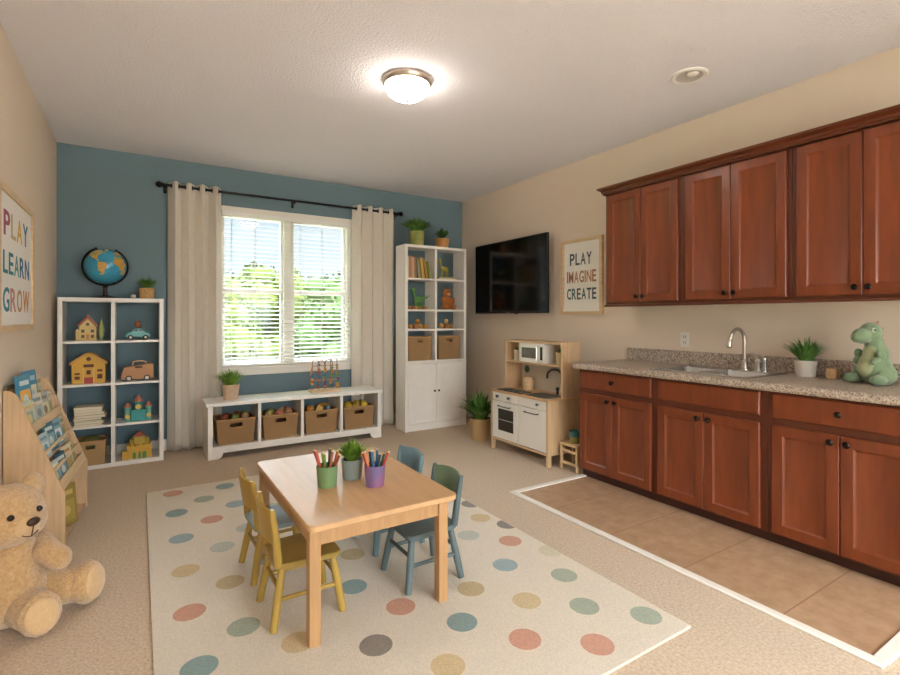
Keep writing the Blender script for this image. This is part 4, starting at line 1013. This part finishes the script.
# microwave
mw = obj('microwave', MB().box(HX0 - .002, KX1 - .014, 3.335, 3.680, .861, HK - .022), M_tkw, tk, bevel=.004)
obj('microwave_window', MB().box(HX0 - .005, HX0 - .002, 3.435, 3.64, .90, .998), mat('smoked_plastic_b', '#6f6a62', .15, col2='#57524b', vscale=12), mw)
obj('handle', MB().tube([(HX0 - .002, 3.415, .885), (HX0 - .022, 3.415, .885), (HX0 - .022, 3.415, 1.01), (HX0 - .002, 3.415, 1.01)], .005, 8), M_steel, mw)
m = MB(); m.box(HX0 - .004, HX0 - .002, 3.355, 3.385, .89, 1.01); obj('button_panel', m, M_blackp, mw)
# hob + sink + tap
hb = obj('hob', MB().box(2.965, 3.095, 3.50, 3.86, KH, KH + .008), mat('hob_black', '#2a2a2b', .3), tk, bevel=.002)
for x_, y_ in ((3.03, 3.59), (3.03, 3.765)): obj('burner', MB().lathe([(.001, .0), (.056, .0), (.056, .006), (.04, .007), (.038, .004), (.001, .004)], (x_, y_, KH + .008), 24), M_steeld, hb)
m = MB(); a = KH + .003
m.loft([bowl_ring(2.965, 3.19, 3.165, 3.455, KH - .012), bowl_ring(2.965, 3.19, 3.165, 3.455, a), bowl_ring(2.978, 3.177, 3.178, 3.442, a), bowl_ring(2.984, 3.171, 3.184, 3.436, KH + .0008), bowl_ring(3.0, 3.155, 3.20, 3.42, KH + .0006)], cap=False)
r_ = bowl_ring(3.0, 3.155, 3.20, 3.42, KH + .0006); m.poly(r_, [tuple(range(len(r_)))])
obj('basin', m, M_steeld, tk)
tp = obj('tap', MB().tube([(3.235, 3.25, KH)] + [(3.235, 3.25, KH + z_) for z_ in (.06, .12, .17)] + [(3.185 + .05 * math.cos(R(a)), 3.25 + .04 * (1 - math.cos(R(a))) , KH + .18 + .05 * math.sin(R(a))) for a in range(15, 181, 18)] + [(3.133, 3.332, KH + .15)], .0105, 10), mat('dark_grey_tap', '#3d3f41', .35, metal=.5), tk)
for y_ in (3.20, 3.305):
    obj('tap_handle', MB().lathe([(.001, 0), (.013, 0), (.010, .035), (.016, .04), (.016, .06), (.001, .065)], (3.235, y_, KH), 14), MATS['dark_grey_tap'], tk)
# things on it
def jar(name, label, x, y, z, r, h, col, lm=None, cat='jar'):
    t = thing(name, label, cat, (x, y, z))
    obj('pot', MB().lathe([(.001, 0), (r, 0), (r * 1.05, h * .8), (r * 1.1, h), (r, h), (r * .95, h * .85), (.001, h * .85)], (0, 0, 0), 20), cm(col, .6), t, world=False)
    if lm: obj('leaves', blades(36, h * .75, r * 1.15, .006, int(x * 100 + y * 10), h * .84), lm, t, world=False, smooth=60)
    return t
jar('herb_pot', 'small cream jar with sprig in the left cubby of the play kitchen shelf', 3.17, 3.785, .8605, .036, .10, '#d8cbb0', M_leafB, 'plant')
jar('herb_pot', 'small tan ribbed pot with herbs at right on the play kitchen shelf', 3.18, 3.20, .8605, .046, .11, '#d5bf93', M_leafB, 'plant')
t = thing('utensil_pot', 'wooden pot holding a dark round spoon behind the play hob', 'utensil pot', (3.235, 3.70, KH))
obj('pot', MB().lathe([(.001, 0), (.052, 0), (.055, .12), (.05, .12), (.046, .02), (.001, .02)], (0, 0, 0), 24), M_pine, t, world=False)
s_ = thing('toy_spoon', 'dark round toy ladle standing in the wooden pot', 'toy utensil', (3.235, 3.70, KH + .022))
obj('stem', MB().cyl((0, 0, 0), (-.01, .01, .15), .005, n=8), M_pine, s_, world=False)
obj('head', MB().sph((-.012, .01, .175), (.012, .034, .036), n=16, m=10), mat('dark_green_head', '#3d4a35', .6), s_, world=False)
# stool and its planter
st = thing('step_stool', 'tiny two-step pine stool between the play kitchen and the cherry cabinets', 'stool', (3.13, 2.98, 0))
obj('seat', MB().box(3.03, 3.20, 2.875, 3.075, .205, .225), M_pine, st, bevel=.003)
for y_ in (2.878, 3.052):
    for x_ in (3.035, 3.175):
        obj('leg', MB().box(x_, x_ + .02, y_, y_ + .02, 0, .205), M_pine, st, bevel=.002)
for z_ in (.05, .15): obj('rung', MB().box(3.037, 3.053, 2.898, 3.052, z_, z_ + .022), M_pine, st)
pp = thing('potted_plant', 'small plant with blue-green leaves in a two-tone cup on the tiny stool', 'plant', (3.10, 2.965, .2255))
obj('pot', MB().lathe([(.001, 0), (.036, 0), (.042, .07), (.038, .07), (.035, .05), (.001, .05)], (0, 0, 0), 20), cm('#a39a58', .5), pp, world=False)
obj('sleeve', MB().lathe([(.0425, .055), (.047, .10), (.043, .10), (.040, .07)], (0, 0, 0), 20), cm('#4f8f95', .5), pp, world=False)
obj('leaves', blades(40, .075, .06, .009, 21, .06, leaf=True), mat('blue_green_leaf', '#4f8a80', .5, var=.3), pp, world=False)

# ------------------------------------------------------------------ worktop toys
solo('wooden_block', MB().box(3.50, 3.555, 1.265, 1.32, .9155, .972), mat('block_wood', '#dcb88e', .55, var=.12, vscale=30), 'small square wooden block between the pot plant and the dinosaur', 'toy block', bevel=.004)
dn = thing('plush_dinosaur', 'sitting green plush dinosaur on the right end of the worktop', 'plush toy', (3.42, 1.04, .9155))
M_dino = mat('green_plush', '#7f9573', .95, var=.10, vscale=30, bump=.5, bscale=160, sheen=.5, spec=.1)
M_dinb = mat('pale_belly_plush', '#a9af86', .95, bump=.5, bscale=160, sheen=.4, spec=.1)
# local frame: f = facing direction (towards the left of the photo and a bit out), s = sideways
fa = R(158); f_ = V((math.cos(fa), math.sin(fa), 0)); sd = V((-math.sin(fa), math.cos(fa), 0)); Db = V((3.43, 1.065, .9155))
def dp(a, b, c_): return Db + f_ * a + sd * b + UZ * c_
MF = Matrix((f_, sd, UZ)).transposed()     # columns f,s,z
def dm(rot=None): return MF @ rot if rot is not None else MF
ha = R(152); hf = V((math.cos(ha), math.sin(ha), 0)); hs = V((-math.sin(ha), math.cos(ha), 0)); HF = Matrix((hf, hs, UZ)).transposed()
HO = dp(.026, 0.0, .270)
def hp(a, b, c_): return HO + hf * a + hs * b + UZ * c_
def hm(rot=None): return HF @ rot if rot is not None else HF
L = [(dp(0, 0, .085), (.075, .082, .086), dm(RYm(-10))), (dp(-.01, 0, .15), (.058, .062, .075), dm(RYm(-8))), (dp(.0, 0, .215), (.044, .044, .055), dm()),
     (hp(0, 0, .012), (.055, .051, .055), hm()), (hp(.052, 0, -.006), (.048, .044, .043), hm(RYm(8))), (hp(.074, 0, -.012), (.030, .036, .033), hm()),
     (dp(-.08, -.03, .05), (.07, .05, .048), dm(RZm(25))), (dp(-.12, -.08, .032), (.06, .034, .030), dm(RZm(38))), (dp(-.155, -.125, .024), (.045, .022, .021), dm(RZm(45)))]
blob('body', L, M_dino, dn, .005, .002, .01, 5)
for b_ in (-1, 1):
    blob('leg', [(dp(.0, b_ * .064, .055), (.055, .038, .055), dm()), (dp(.062, b_ * .070, .028), (.050, .036, .028), dm(RZm(b_ * 14)))], M_dino, dn, .005, .002, .01, 4)
    blob('arm', [(dp(.03, b_ * .058, .158), (.024, .022, .036), dm(RYm(25))), (dp(.052, b_ * .050, .128), (.030, .019, .020), dm(RYm(25) @ RZm(-b_ * 15)))], M_dino, dn, .004, .0015, .01, 3)
blob('belly', [(dp(.026, 0, .10), (.060, .056, .075), dm(RYm(-12))), (dp(.030, 0, .17), (.028, .036, .055), dm(RYm(-10)))], M_dinb, dn, .005, .0015, .01, 4)
blob('jaw', [(hp(.048, 0, -.030), (.048, .030, .014), hm(RYm(-4)))], M_dinb, dn, .004, 0, .01, 2)
for b_ in (-1, 1):
    er = obj('eye_rim', MB().sph(hp(.022, b_ * .0425, .026), (.0125, .010, .0125), n=12, m=8), cm('#d9dccb', .6), dn)
    obj('eye', MB().sph(hp(.024, b_ * .0465, .026), (.0085, .0085, .0085), n=12, m=8), cm('#17130f', .2), er)
for (q, d_, r_) in ((hp(-.036, 0, .056), V((-.5, 0, .8)), .022), (hp(-.058, 0, .028), V((-.9, 0, .3)), .022), (hp(-.056, 0, -.008), V((-.95, 0, .1)), .020), (dp(-.050, 0, .215), V((-.95, 0, .2)), .018), (dp(-.070, 0, .165), V((-.9, 0, .4)), .018), (dp(-.090, -.02, .118), V((-.8, 0, .6)), .016)):
    dd = (MF @ d_).normalized(); obj('back_spike', MB().cyl(q - dd * .006, q + dd * r_, .013, .002, 10), cm('#b98f78', .8), dn)

# ------------------------------------------------------------------ rug
RX0, RX1, RY0, RY1 = .045, 1.925, 1.2, 4.2
m = MB(); m.box(RX0, RX1, RY0, RY1, 0.0005, .011)
dots = [(0.208, 4.087, 'coral'), (0.548, 4.058, 'teal'), (0.385, 3.846, 'sage'), (0.558, 3.629, 'blue'), (0.207, 3.662, 'teal'), (0.388, 3.432, 'coral'), (0.206, 3.228, 'blue'), (0.391, 2.99, 'grey'), (0.555, 3.187, 'grey'), (0.198, 2.807, 'yellow'), (0.371, 2.572, 'ochre'), (0.185, 2.401, 'coral'), (0.364, 2.171, 'sage'), (0.185, 2.004, 'teal'), (0.527, 1.955, 'yellow'), (0.856, 2.219, 'teal'), (0.973, 1.955, 'coral'), (0.777, 1.776, 'brown'), (0.969, 2.525, 'ochre'), (1.831, 2.553, 'yellow'), (1.625, 2.384, 'grey'), (1.785, 2.199, 'coral'), (1.913, 2.386, 'brown'), (1.913, 2.78, 'brown'), (1.59, 1.999, 'blue'), (1.895, 1.99, 'sand'), (1.773, 1.766, 'sage'), (1.315, 1.909, 'ochre'), (1.472, 1.697, 'yellow'), (1.658, 1.529, 'sage'), (1.829, 1.342, 'sage'), (1.14, 1.72, 'teal'), (1.29, 1.497, 'coral'), (1.507, 1.323, 'coral'), (0.953, 1.531, 'yellow'), (.36, 1.76, 'coral'), (.56, 1.56, 'grey'), (.75, 2.65, 'grey'), (.57, 2.72, 'blue'), (1.12, 3.0, 'sage'), (1.45, 2.75, 'sage'), (1.62, 2.95, 'coral'), (1.45, 3.3, 'grey'), (.75, 3.45, 'sage'), (1.1, 3.8, 'yellow'), (1.5, 3.85, 'blue'), (1.8, 3.6, 'teal'), (.92, 3.2, 'coral'), (.18, 1.6, 'yellow'), (.8, 1.35, 'blue'), (.4, 1.35, 'sage')]
names = ['coral', 'teal', 'sage', 'blue', 'grey', 'yellow', 'ochre', 'brown', 'sand']
dcol = {'coral': '#d99f84', 'teal': '#91a8a4', 'sage': '#aeb59e', 'blue': '#a6b7b8', 'grey': '#cccbbd', 'yellow': '#ddc394', 'ochre': '#d0b88a', 'brown': '#968a7e', 'sand': '#dcd1b2'}
def clip(P):
    for ax, lim, sg in ((0, RX1 - .004, 1), (0, RX0 + .004, -1), (1, RY1 - .004, 1), (1, RY0 + .004, -1)):
        Q = []
        for i, p in enumerate(P):
            q = P[i - 1]; pi, qi = sg * (lim - p[ax]) >= 0, sg * (lim - q[ax]) >= 0
            if pi != qi:
                t = (lim - q[ax]) / (p[ax] - q[ax]); Q.append((q[0] + (p[0] - q[0]) * t, q[1] + (p[1] - q[1]) * t))
            if pi: Q.append(p)
        P = Q
        if not P: return P
    return P
for x_, y_, c_ in dots:
    rr = .064; P = clip([(x_ + rr * math.cos(t), y_ + rr * math.sin(t)) for t in [2 * math.pi * i / 32 for i in range(32)]])
    if len(P) < 3: continue
    m.m = 1 + names.index(c_)
    m.loft([[V((a, b, .011)) for a, b in P], [V((a, b, .012)) for a, b in P]])
def pile(name, c, k): return mat(name, c, .95, bump=1.0, bscale=190, var=k, vscale=120, detail=6, spec=.05, sheen=.25)
solo('rug', m, [pile('cream_rug_pile', '#ecdecb', .10)] + [pile('rug_pile_' + q, dcol[q], .13) for q in names], 'cream rectangular rug with pastel polka dots under the table', 'rug', smooth=0)

# ------------------------------------------------------------------ table
RUGZ = .0122
tb = thing('childrens_table', "low rectangular birch children's table in the middle of the rug", 'table', (.87, 2.36, RUGZ))
TX0, TX1, TYn, TYf, TH = .540, 1.212, 1.852, 2.86, .49
P = [(p.x, p.y) for p in bowl_ring(TX0, TX1, TYn, TYf, 0, .035, 5)]
m = MB(); m.loft([[V((a + (.003 if a < .87 else -.003), b + (.003 if b < 2.36 else -.003), TH - .024)) for a, b in P], [V((a, b, TH - .020)) for a, b in P], [V((a, b, TH - .004)) for a, b in P],
                  [V((a + (.004 if a < .87 else -.004), b + (.004 if b < 2.36 else -.004), TH)) for a, b in P]])
obj('tabletop', m, M_birchx, tb)
M_tleg = mat('table_leg_wood', '#b98f62', .4, var=.12, vscale=5, stretch=(9, 9, .8))
lx = (TX0 + .010, TX1 - .040 - .046); ly = (TYn + .030, TYf - .04 - .046)
for x_ in lx:
    for y_ in ly: obj('leg', MB().box(x_, x_ + .046, y_, y_ + .046, RUGZ, TH - .024), M_tleg, tb, bevel=.004)
for a in ((lx[0] + .046, lx[1], ly[0] + .010, ly[0] + .030), (lx[0] + .046, lx[1], ly[1] + .016, ly[1] + .036), (lx[0] + .010, lx[0] + .030, ly[0] + .046, ly[1]), (lx[1] + .016, lx[1] + .036, ly[0] + .046, ly[1])):
    obj('apron', MB().box(*a, TH - .092, TH - .024), M_tleg, tb, bevel=.002)

# ------------------------------------------------------------------ chairs (local: faces +x, back at x<0)
def chair(label, m_leg, m_seat, m_back, loc, rz, style):
    t = thing('childrens_chair', label, 'chair', loc, rz, group="children's chairs round the table")
    SH = .262
    P = []
    for p in bowl_ring(-.135, .145, -.14, .14, 0, .035, 4):
        P.append(V((p.x, p.y * (1 - .10 * (p.x < 0)), 0)))
    m = MB(); m.loft([[p * .965 + UZ * (SH - .024) for p in P], [p + UZ * (SH - .018) for p in P], [p + UZ * (SH - .004) for p in P], [p * .975 + UZ * SH for p in P]])
    obj('seat', m, m_seat, t, world=False)
    feet = {}
    for sx in (-1, 1):
        for sy in (-1, 1):
            a = V((sx * .105 + .005, sy * .10, SH - .02)); b = V((sx * .145 + .002, sy * .135, .003)); feet[sx, sy] = (a, b)
            obj('leg', MB().tube([a, a.lerp(b, .5), b], [.0145, .0175, .0155], 14), m_leg, t, world=False)
    def at(k, tt): a, b = feet[k]; return a.lerp(b, tt)
    for sy in (-1, 1): obj('stretcher', MB().cyl(at((-1, sy), .52), at((1, sy), .52), .009, n=10), m_leg, t, world=False)
    for sx, tt in ((-1, .36), (1, .36)): obj('stretcher', MB().cyl(at((sx, -1), tt), at((sx, 1), tt), .009, n=10), m_leg, t, world=False)
    BT = .50
    for sy in (-1, 1):
        rings = []
        for k in range(8):
            q = k / 7; z_ = SH - .012 + (BT - SH + .004) * q; x_ = -.118 - .030 * q ** 1.3; y_ = sy * (.112 + .014 * q); wd = .0105 + .005 * math.sin(math.pi * min(1, q * 1.15)); th = .0175 - .004 * q
            if k == 7: wd *= .8; th *= .8
            ring = []
            for j in range(10):
                a = 2 * math.pi * j / 10; ring.append(V((x_ + th * math.cos(a), y_ + wd * math.sin(a) * 1.2, z_)))
            rings.append(ring)
        m = MB().loft(rings); obj('back_post', m, m_leg if style == 'green' else m_back, t, world=False, smooth=60)
    # curved back board with an arched top edge
    z0_ = SH + (.10 if style != 'yellow' else .075); rings = []
    for k in range(15):
        q = k / 14; y_ = -.118 + .236 * q; c_ = 4 * q * (1 - q); bow = .030 * c_
        zt = BT - .012 + .010 * c_; zb = z0_ + (.012 * c_ if style == 'yellow' else .008 * c_)
        xb = -.118 - .030 * ((zb - SH) / (BT - SH)) ** 1.3; xt = -.118 - .030 * ((zt - SH) / (BT - SH)) ** 1.3
        rings.append([V((xb - bow + .007, y_, zb)), V((xt - bow + .007, y_, zt - .003)), V((xt - bow + .003, y_, zt)), V((xt - bow - .005, y_, zt - .003)), V((xb - bow - .005, y_, zb))])
    obj('backrest', MB().loft(rings), m_back, t, world=False, smooth=50)
    return t
M_yel = mat('mustard_paint', '#ad8d40', .4, var=.10, vscale=9, stretch=(1, 1, .3)); M_yel2 = mat('mustard_seat', '#a18642', .35, var=.10, vscale=7)
M_grn = mat('sage_green_paint', '#6d8369', .45, var=.08, vscale=9); M_slate = mat('slate_blue_paint', '#5f6e70', .42, var=.08, vscale=9); M_sky = mat('dusty_blue_paint', '#71909b', .42, var=.08, vscale=9)
chair("mustard-yellow child's chair at the near left corner of the table", M_yel, M_yel2, M_yel, (.600, 2.195, RUGZ), R(0), 'yellow')
chair("mustard-yellow child's chair with a grey-blue seat at the far left of the table", M_yel, mat('grey_blue_seat', '#8c9b9c', .6, var=.06), M_yel, (.598, 2.615, RUGZ), R(2), 'yellow')
chair("child's chair with sage-green back and slate legs at the near right of the table", M_slate, M_slate, M_grn, (1.188, 2.150, RUGZ), R(180), 'green')
chair("dusty-blue child's chair at the far right of the table", M_sky, M_sky, M_sky, (1.205, 2.575, RUGZ), R(182), 'blue')

# ------------------------------------------------------------------ pencil cups
def pencil_cup(label, x, y, mats, seed, cols, where):
    t = thing('pencil_cup', label, 'cup', (x, y, TH), group='pencil cups on the table'); r0, r1, h = .043, .050, .098
    obj('cup', MB().lathe([(.001, 0), (r0, 0), (r1, h), (r1 - .003, h), (r0 - .003, .004), (.001, .004)], (0, 0, 0), 28), mats, t, world=False)
    rnd = random.Random(seed); n = len(cols)
    for i, (c_, nm) in enumerate(cols):
        u = (i - (n - 1) / 2) / ((n - 1) / 2); ff = V((.848, -.53, 0)); gg = V((.53, .848, 0))      # fanned out
        b = V((x, y, TH + .006)) + ff * (u * .008) + gg * ((-1) ** i * .014); e_ = V((x, y, TH + .105)) + ff * (u * .045) + gg * ((-1) ** i * .014); d = (e_ - b).normalized(); L = rnd.uniform(.155, .178)
        p = thing('coloured_pencil', '%s pencil standing in %s' % (nm, where), 'pencil', b, group='pencils in ' + where)
        obj('barrel', MB().cyl(b, b + d * (L - .012), .0062, n=6), cm(c_, .4), p, smooth=0)
        obj('sharpened_tip', MB().cyl(b + d * (L - .012), b + d * (L - .004), .0062, .0016, n=8), M_pine, p)
        obj('lead', MB().cyl(b + d * (L - .004), b + d * L, .0014, .0003, n=6), cm(c_, .4), p)
pencil_cup('green cup full of coloured pencils on the table, left of the plant', .748, 2.275, mat('green_cup', '#728f60', .45, var=.05), 2,
           [('#a8483c', 'brick red'), ('#c0503f', 'red'), ('#96a63e', 'lime green'), ('#6f8a3a', 'moss green'), ('#4a4238', 'dark brown'), ('#9a5a4a', 'maroon'), ('#c9762f', 'orange'), ('#8f4a3a', 'rust red')], 'the green cup')
pencil_cup('purple and pink cup full of coloured pencils on the table, right of the plant', .942, 2.165, mat('purple_cup', '#9a6284', .45, col2='#6a6a98', vscale=9), 3,
           [('#a03c3a', 'crimson'), ('#d0703a', 'orange'), ('#4a4a5a', 'charcoal'), ('#3a6f9a', 'blue'), ('#2f8296', 'teal'), ('#3a4a5f', 'navy'), ('#3f6a4a', 'dark green'), ('#b5473f', 'red')], 'the purple cup')

# ------------------------------------------------------------------ sling bookcase by the left wall
bc_ = thing('display_bookcase', "low birch children's display bookcase with sloping sides by the left wall", 'bookcase', (-.606, 3.452, 0), R(-4.0))
prof = [(0, 0), (.262, 0), (.262, .31), (.065, .845), (.052, .872), (.03, .888), (0, .894)]
for y_ in (0, .70): obj('side_panel', MB().prism(prof, (0, y_, 0), UX, UZ, V((0, .018, 0))), M_birch, bc_, world=False, bevel=.002)
obj('back_panel', MB().box(0, .01, .018, .70, .02, .86), M_birch, bc_, world=False)
def fx(z_): return .262 if z_ < .31 else .262 - (.197) * (z_ - .31) / .535
for z_, dpt in ((.03, .25), (.335, .235), (.50, .172), (.665, .112), (.745, .078)):
    obj('shelf', MB().box(.01, dpt, .018, .70, z_ - .012, z_), M_birch, bc_, world=False)
ang = math.atan2(.197, .535)
for z_, hh in ((.322, .055), (.425, .018), (.530, .018), (.655, .050), (.770, .018)):
    xx = fx(z_); Mx = Matrix.Translation((xx - .008, .359, z_)) @ Matrix.Rotation(-ang, 4, 'Y')
    obj('front_rail', MB().box(-.006, .006, -.341, .341, 0, hh, Mx), M_pine, bc_, world=False, bevel=.002)
RBC = Matrix.Translation(bc_.location) @ Matrix.Rotation(R(-4.0), 4, 'Z')
def cb(label, x, y, z, w, h, th, col, art, lean=18, yaw=0, place=''):
    """cover towards the room, leaning back on the tier"""
    b_ = book(label, (0, 0, 0), w, h, th, col, 'picture books in the display bookcase', art=art, name='picture_book')
    # local: width x, normal -y, height z  ->  width along +y of the case, cover towards +x
    Mx = RBC @ Matrix.Translation((x, y, z)) @ Matrix.Rotation(R(90 + yaw), 4, 'Z') @ Matrix.Rotation(R(-lean), 4, 'X')
    b_.matrix_world = Mx; b_.location = Mx.to_translation(); b_.rotation_euler = Mx.to_euler(); return b_
cb('brown picture book at the near end of the top tier', .022, .022, .745, .11, .17, .012, '#6a5636', ('#8a744a', '#c9a96a'), 5, -3)
cb('large blue picture book with a yellow picture on the top tier', .056, .065, .745, .155, .215, .012, '#4a90b0', ('#e0a93f', '#cfdce0'), 6, -8)
cb('tall blue picture book with a pale picture on the top tier', .046, .245, .745, .155, .225, .012, '#3f83a8', ('#d8d0ae', '#a8c4cf'), 6, -8)
cb('cream picture book leaning at the far end of the top tier', .050, .425, .745, .13, .18, .010, '#d8c8a4', ('#c8bf9a', '#b08f5a'), 6, -4)
cb('pale green picture book at the near end of the second tier', 0.09, .03, 0.666, 0.13, 0.155, .010, '#c3cbb8', ('#9fb0a0', '#d9c98a'), 10, -6)
cb('white picture book in the middle of the second tier', 0.094, .20, 0.666, 0.12, 0.175, .010, '#d8d2c0', ('#a9b7b5', '#7f8f94'), 10, -10)
cb('grey-blue picture book beside the white one on the second tier', 0.094, .34, 0.666, 0.12, 0.165, .010, '#a8b0ac', ('#d6cba8', '#8c7a5a'), 10, -10)
cb('ivory picture book with a tan picture on the second tier', 0.09, .48, 0.666, 0.13, 0.15, .010, '#ddd3bc', ('#c9a878', '#8f9a5f'), 10, -6)
cb('pale blue picture book at the near end of the third tier', 0.16, .03, 0.501, 0.13, 0.135, .010, '#a9c0c8', ('#cfdbe0', '#6f97a8'), 12, -6)
cb('teal picture book in the third tier behind the pale ones', 0.15, .19, 0.501, 0.13, 0.165, .012, '#3f6f7c', ('#7fa5b0', '#c8d6d4'), 12, -10)
cb('light blue picture book with white picture in the third tier', 0.155, .34, 0.501, 0.13, 0.16, .010, '#7fa6b8', ('#d4dde0', '#4a7a94'), 12, -10)
cb('beige picture book in the far half of the third tier', 0.15, .50, 0.501, 0.13, 0.15, .010, '#cdbd98', ('#b9a070', '#7a8f6a'), 12, -8)
cb('pale grey picture book in the lowest sloping tier', .205, .04, .336, .12, .14, .010, '#b9c4c4', ('#8fa9b0', '#d8d2b8'), 12, -8)
cb('dark blue picture book in the lowest sloping tier', .210, .18, .336, .12, .155, .010, '#35606f', ('#6f97a3', '#c9d2cf'), 12, -10)
cb('cream picture book with green picture in the lowest sloping tier', .210, .33, .336, .13, .16, .010, '#d9cfb2', ('#9aa878', '#b98f5a'), 12, -10)
cb('straw-coloured picture book at the far end of the lowest sloping tier', .205, .49, .336, .12, .145, .010, '#cbb887', ('#b79a60', '#8a9a6a'), 12, -6)
cb('red picture book standing on the bottom shelf', .15, .06, .032, .13, .21, .014, '#b2543f', ('#c97a55', '#d9b98a'), 5, -35)
cb('olive-brown picture book standing on the bottom shelf', .17, .24, .032, .15, .24, .022, '#94803f', ('#a8924a', '#c9b06a'), 5, -35)
cb('tan picture book standing at the far end of the bottom shelf', .13, .46, .032, .17, .23, .016, '#b9965a', ('#c9a870', '#8a6a40'), 5, -20)

# ------------------------------------------------------------------ teddy bear
M_fur = mat('tan_fleece', '#d8b282', .95, col2='#c49a68', vscale=70, bump=1.0, bscale=120, sheen=.6, spec=.05, detail=5)
M_furl = mat('pale_fleece', '#d8b487', .95, var=.06, vscale=60, bump=.4, bscale=160, sheen=.5, spec=.05)
bb = thing('teddy_bear', 'large tan fleece teddy bear sitting on the carpet by the bookcase', 'teddy bear', (-.40, 2.74, 0))
fa = R(-62); f_ = V((math.cos(fa), math.sin(fa), 0)); sd = V((-math.sin(fa), math.cos(fa), 0)); BM = Matrix((f_, sd, UZ)).transposed()
BB = V((-.462, 2.722, 0))
def bp_(a, b, c_): return BB + f_ * a + sd * b + UZ * c_
L = [(bp_(0, 0, .13), (.125, .140, .13), BM), (bp_(-.01, 0, .23), (.105, .122, .12), BM), (bp_(0, 0, .32), (.082, .095, .065), BM)]
blob('torso', L, M_fur, bb, .008, .008, .012, 8)
HCn = bp_(.03, -.018, .472)
hM = BM @ RZm(14)
L = [(HCn, (.122, .137, .122), hM), (HCn + hM @ V((.02, 0, -.03)), (.118, .132, .095), hM)]
hdm = blob('head', L, M_fur, bb, .008, .008, .012, 8)
for b_ in (-1, 1):
    c_ = HCn + hM @ V((-.01, b_ * .110, .085))
    blob('ear', [(c_, (.034, .056, .056), hM @ RZm(b_ * 20))], M_fur, hdm, .006, .006, .012, 4)
    obj('ear_lining', MB().sph(c_ + hM @ V((.016, b_ * -.002, -.004)), (.020, .034, .033), hM @ RZm(b_ * 20), n=18, m=10), M_furl, hdm)
blob('muzzle', [(HCn + hM @ V((.098, 0, -.035)), (.048, .062, .048), hM), (HCn + hM @ V((.118, 0, -.025)), (.035, .045, .032), hM)], M_furl, hdm, .006, .002, .01, 4)
obj('nose', MB().sph(HCn + hM @ V((.158, 0, -.010)), (.014, .025, .018), hM @ RYm(15), n=18, m=12), mat('brown_nose', '#3c2418', .35), hdm, label='dark brown nose')
for b_ in (-1, 1): obj('eye', MB().sph(HCn + hM @ V((.112, b_ * .052, .018)), .0125, n=16, m=10), mat('shiny_eye', '#120c09', .12), hdm)
m = MB(); P = [HCn + hM @ V((.150 - .35 * abs(y_) ** 1.0 * .6 - .004, y_, -.058 - .012 * (1 - (y_ / .03) ** 2))) for y_ in [-.03, -.02, -.01, 0, .01, .02, .03]]
m.tube(P, .0022, 6); m.tube([HCn + hM @ V((.158, 0, -.026)), HCn + hM @ V((.153, 0, -.05)), HCn + hM @ V((.147, 0, -.069))], .0022, 6)
obj('mouth_stitch', m, mat('brown_thread', '#5a3a22', .8), hdm)
def limb(name, pts, rad, pad=None):
    L = []
    pts = [V(p) for p in pts]
    for i in range(len(pts) - 1):
        n = 4
        for k in range(n + (i == len(pts) - 2)):
            q = k / n; p = pts[i].lerp(pts[i + 1], q); r_ = rad[i] * (1 - q) + rad[i + 1] * q; L.append((p, (r_, r_, r_)))
    return blob(name, L, M_fur, bb, .007, .008, .012, 6)
limb('arm', [bp_(.0, .115, .30), (-.335, 2.705, .285), (-.288, 2.665, .258)], [.048, .050, .048])
limb('arm', [bp_(.0, -.115, .30), (-.545, 2.56, .235), (-.505, 2.52, .185)], [.048, .050, .048])
# legs and feet, soles turned up
for nm, hip, foot, r_, out in (('near', (-.415, 2.69, .095), V((-.335, 2.555, .088)), .086, V((.30, -.95, .12))), ('far', (-.36, 2.77, .10), V((-.185, 2.730, .100)), .094, V((.86, -.50, .08)))):
    d = out.normalized(); knee = V(hip).lerp(foot, .55); q = d.to_track_quat('X', 'Z').to_matrix()
    L = [(V(hip), (.085, .085, .085)), (knee, (.078, .078, .076)), (V(hip).lerp(knee, .5), (.08, .08, .08)), (foot - d * .012, (.052, r_ * .86, r_ * .98), q), (foot - d * .04 - UZ * .01, (.05, .07, .072), q)]
    lg = blob('leg', L, M_fur, bb, .007, .008, .012, 6)
    obj('foot_pad', MB().sph(foot + d * .022, (.020, r_ * .66, r_ * .78), q, n=28, m=14), M_furl, lg)
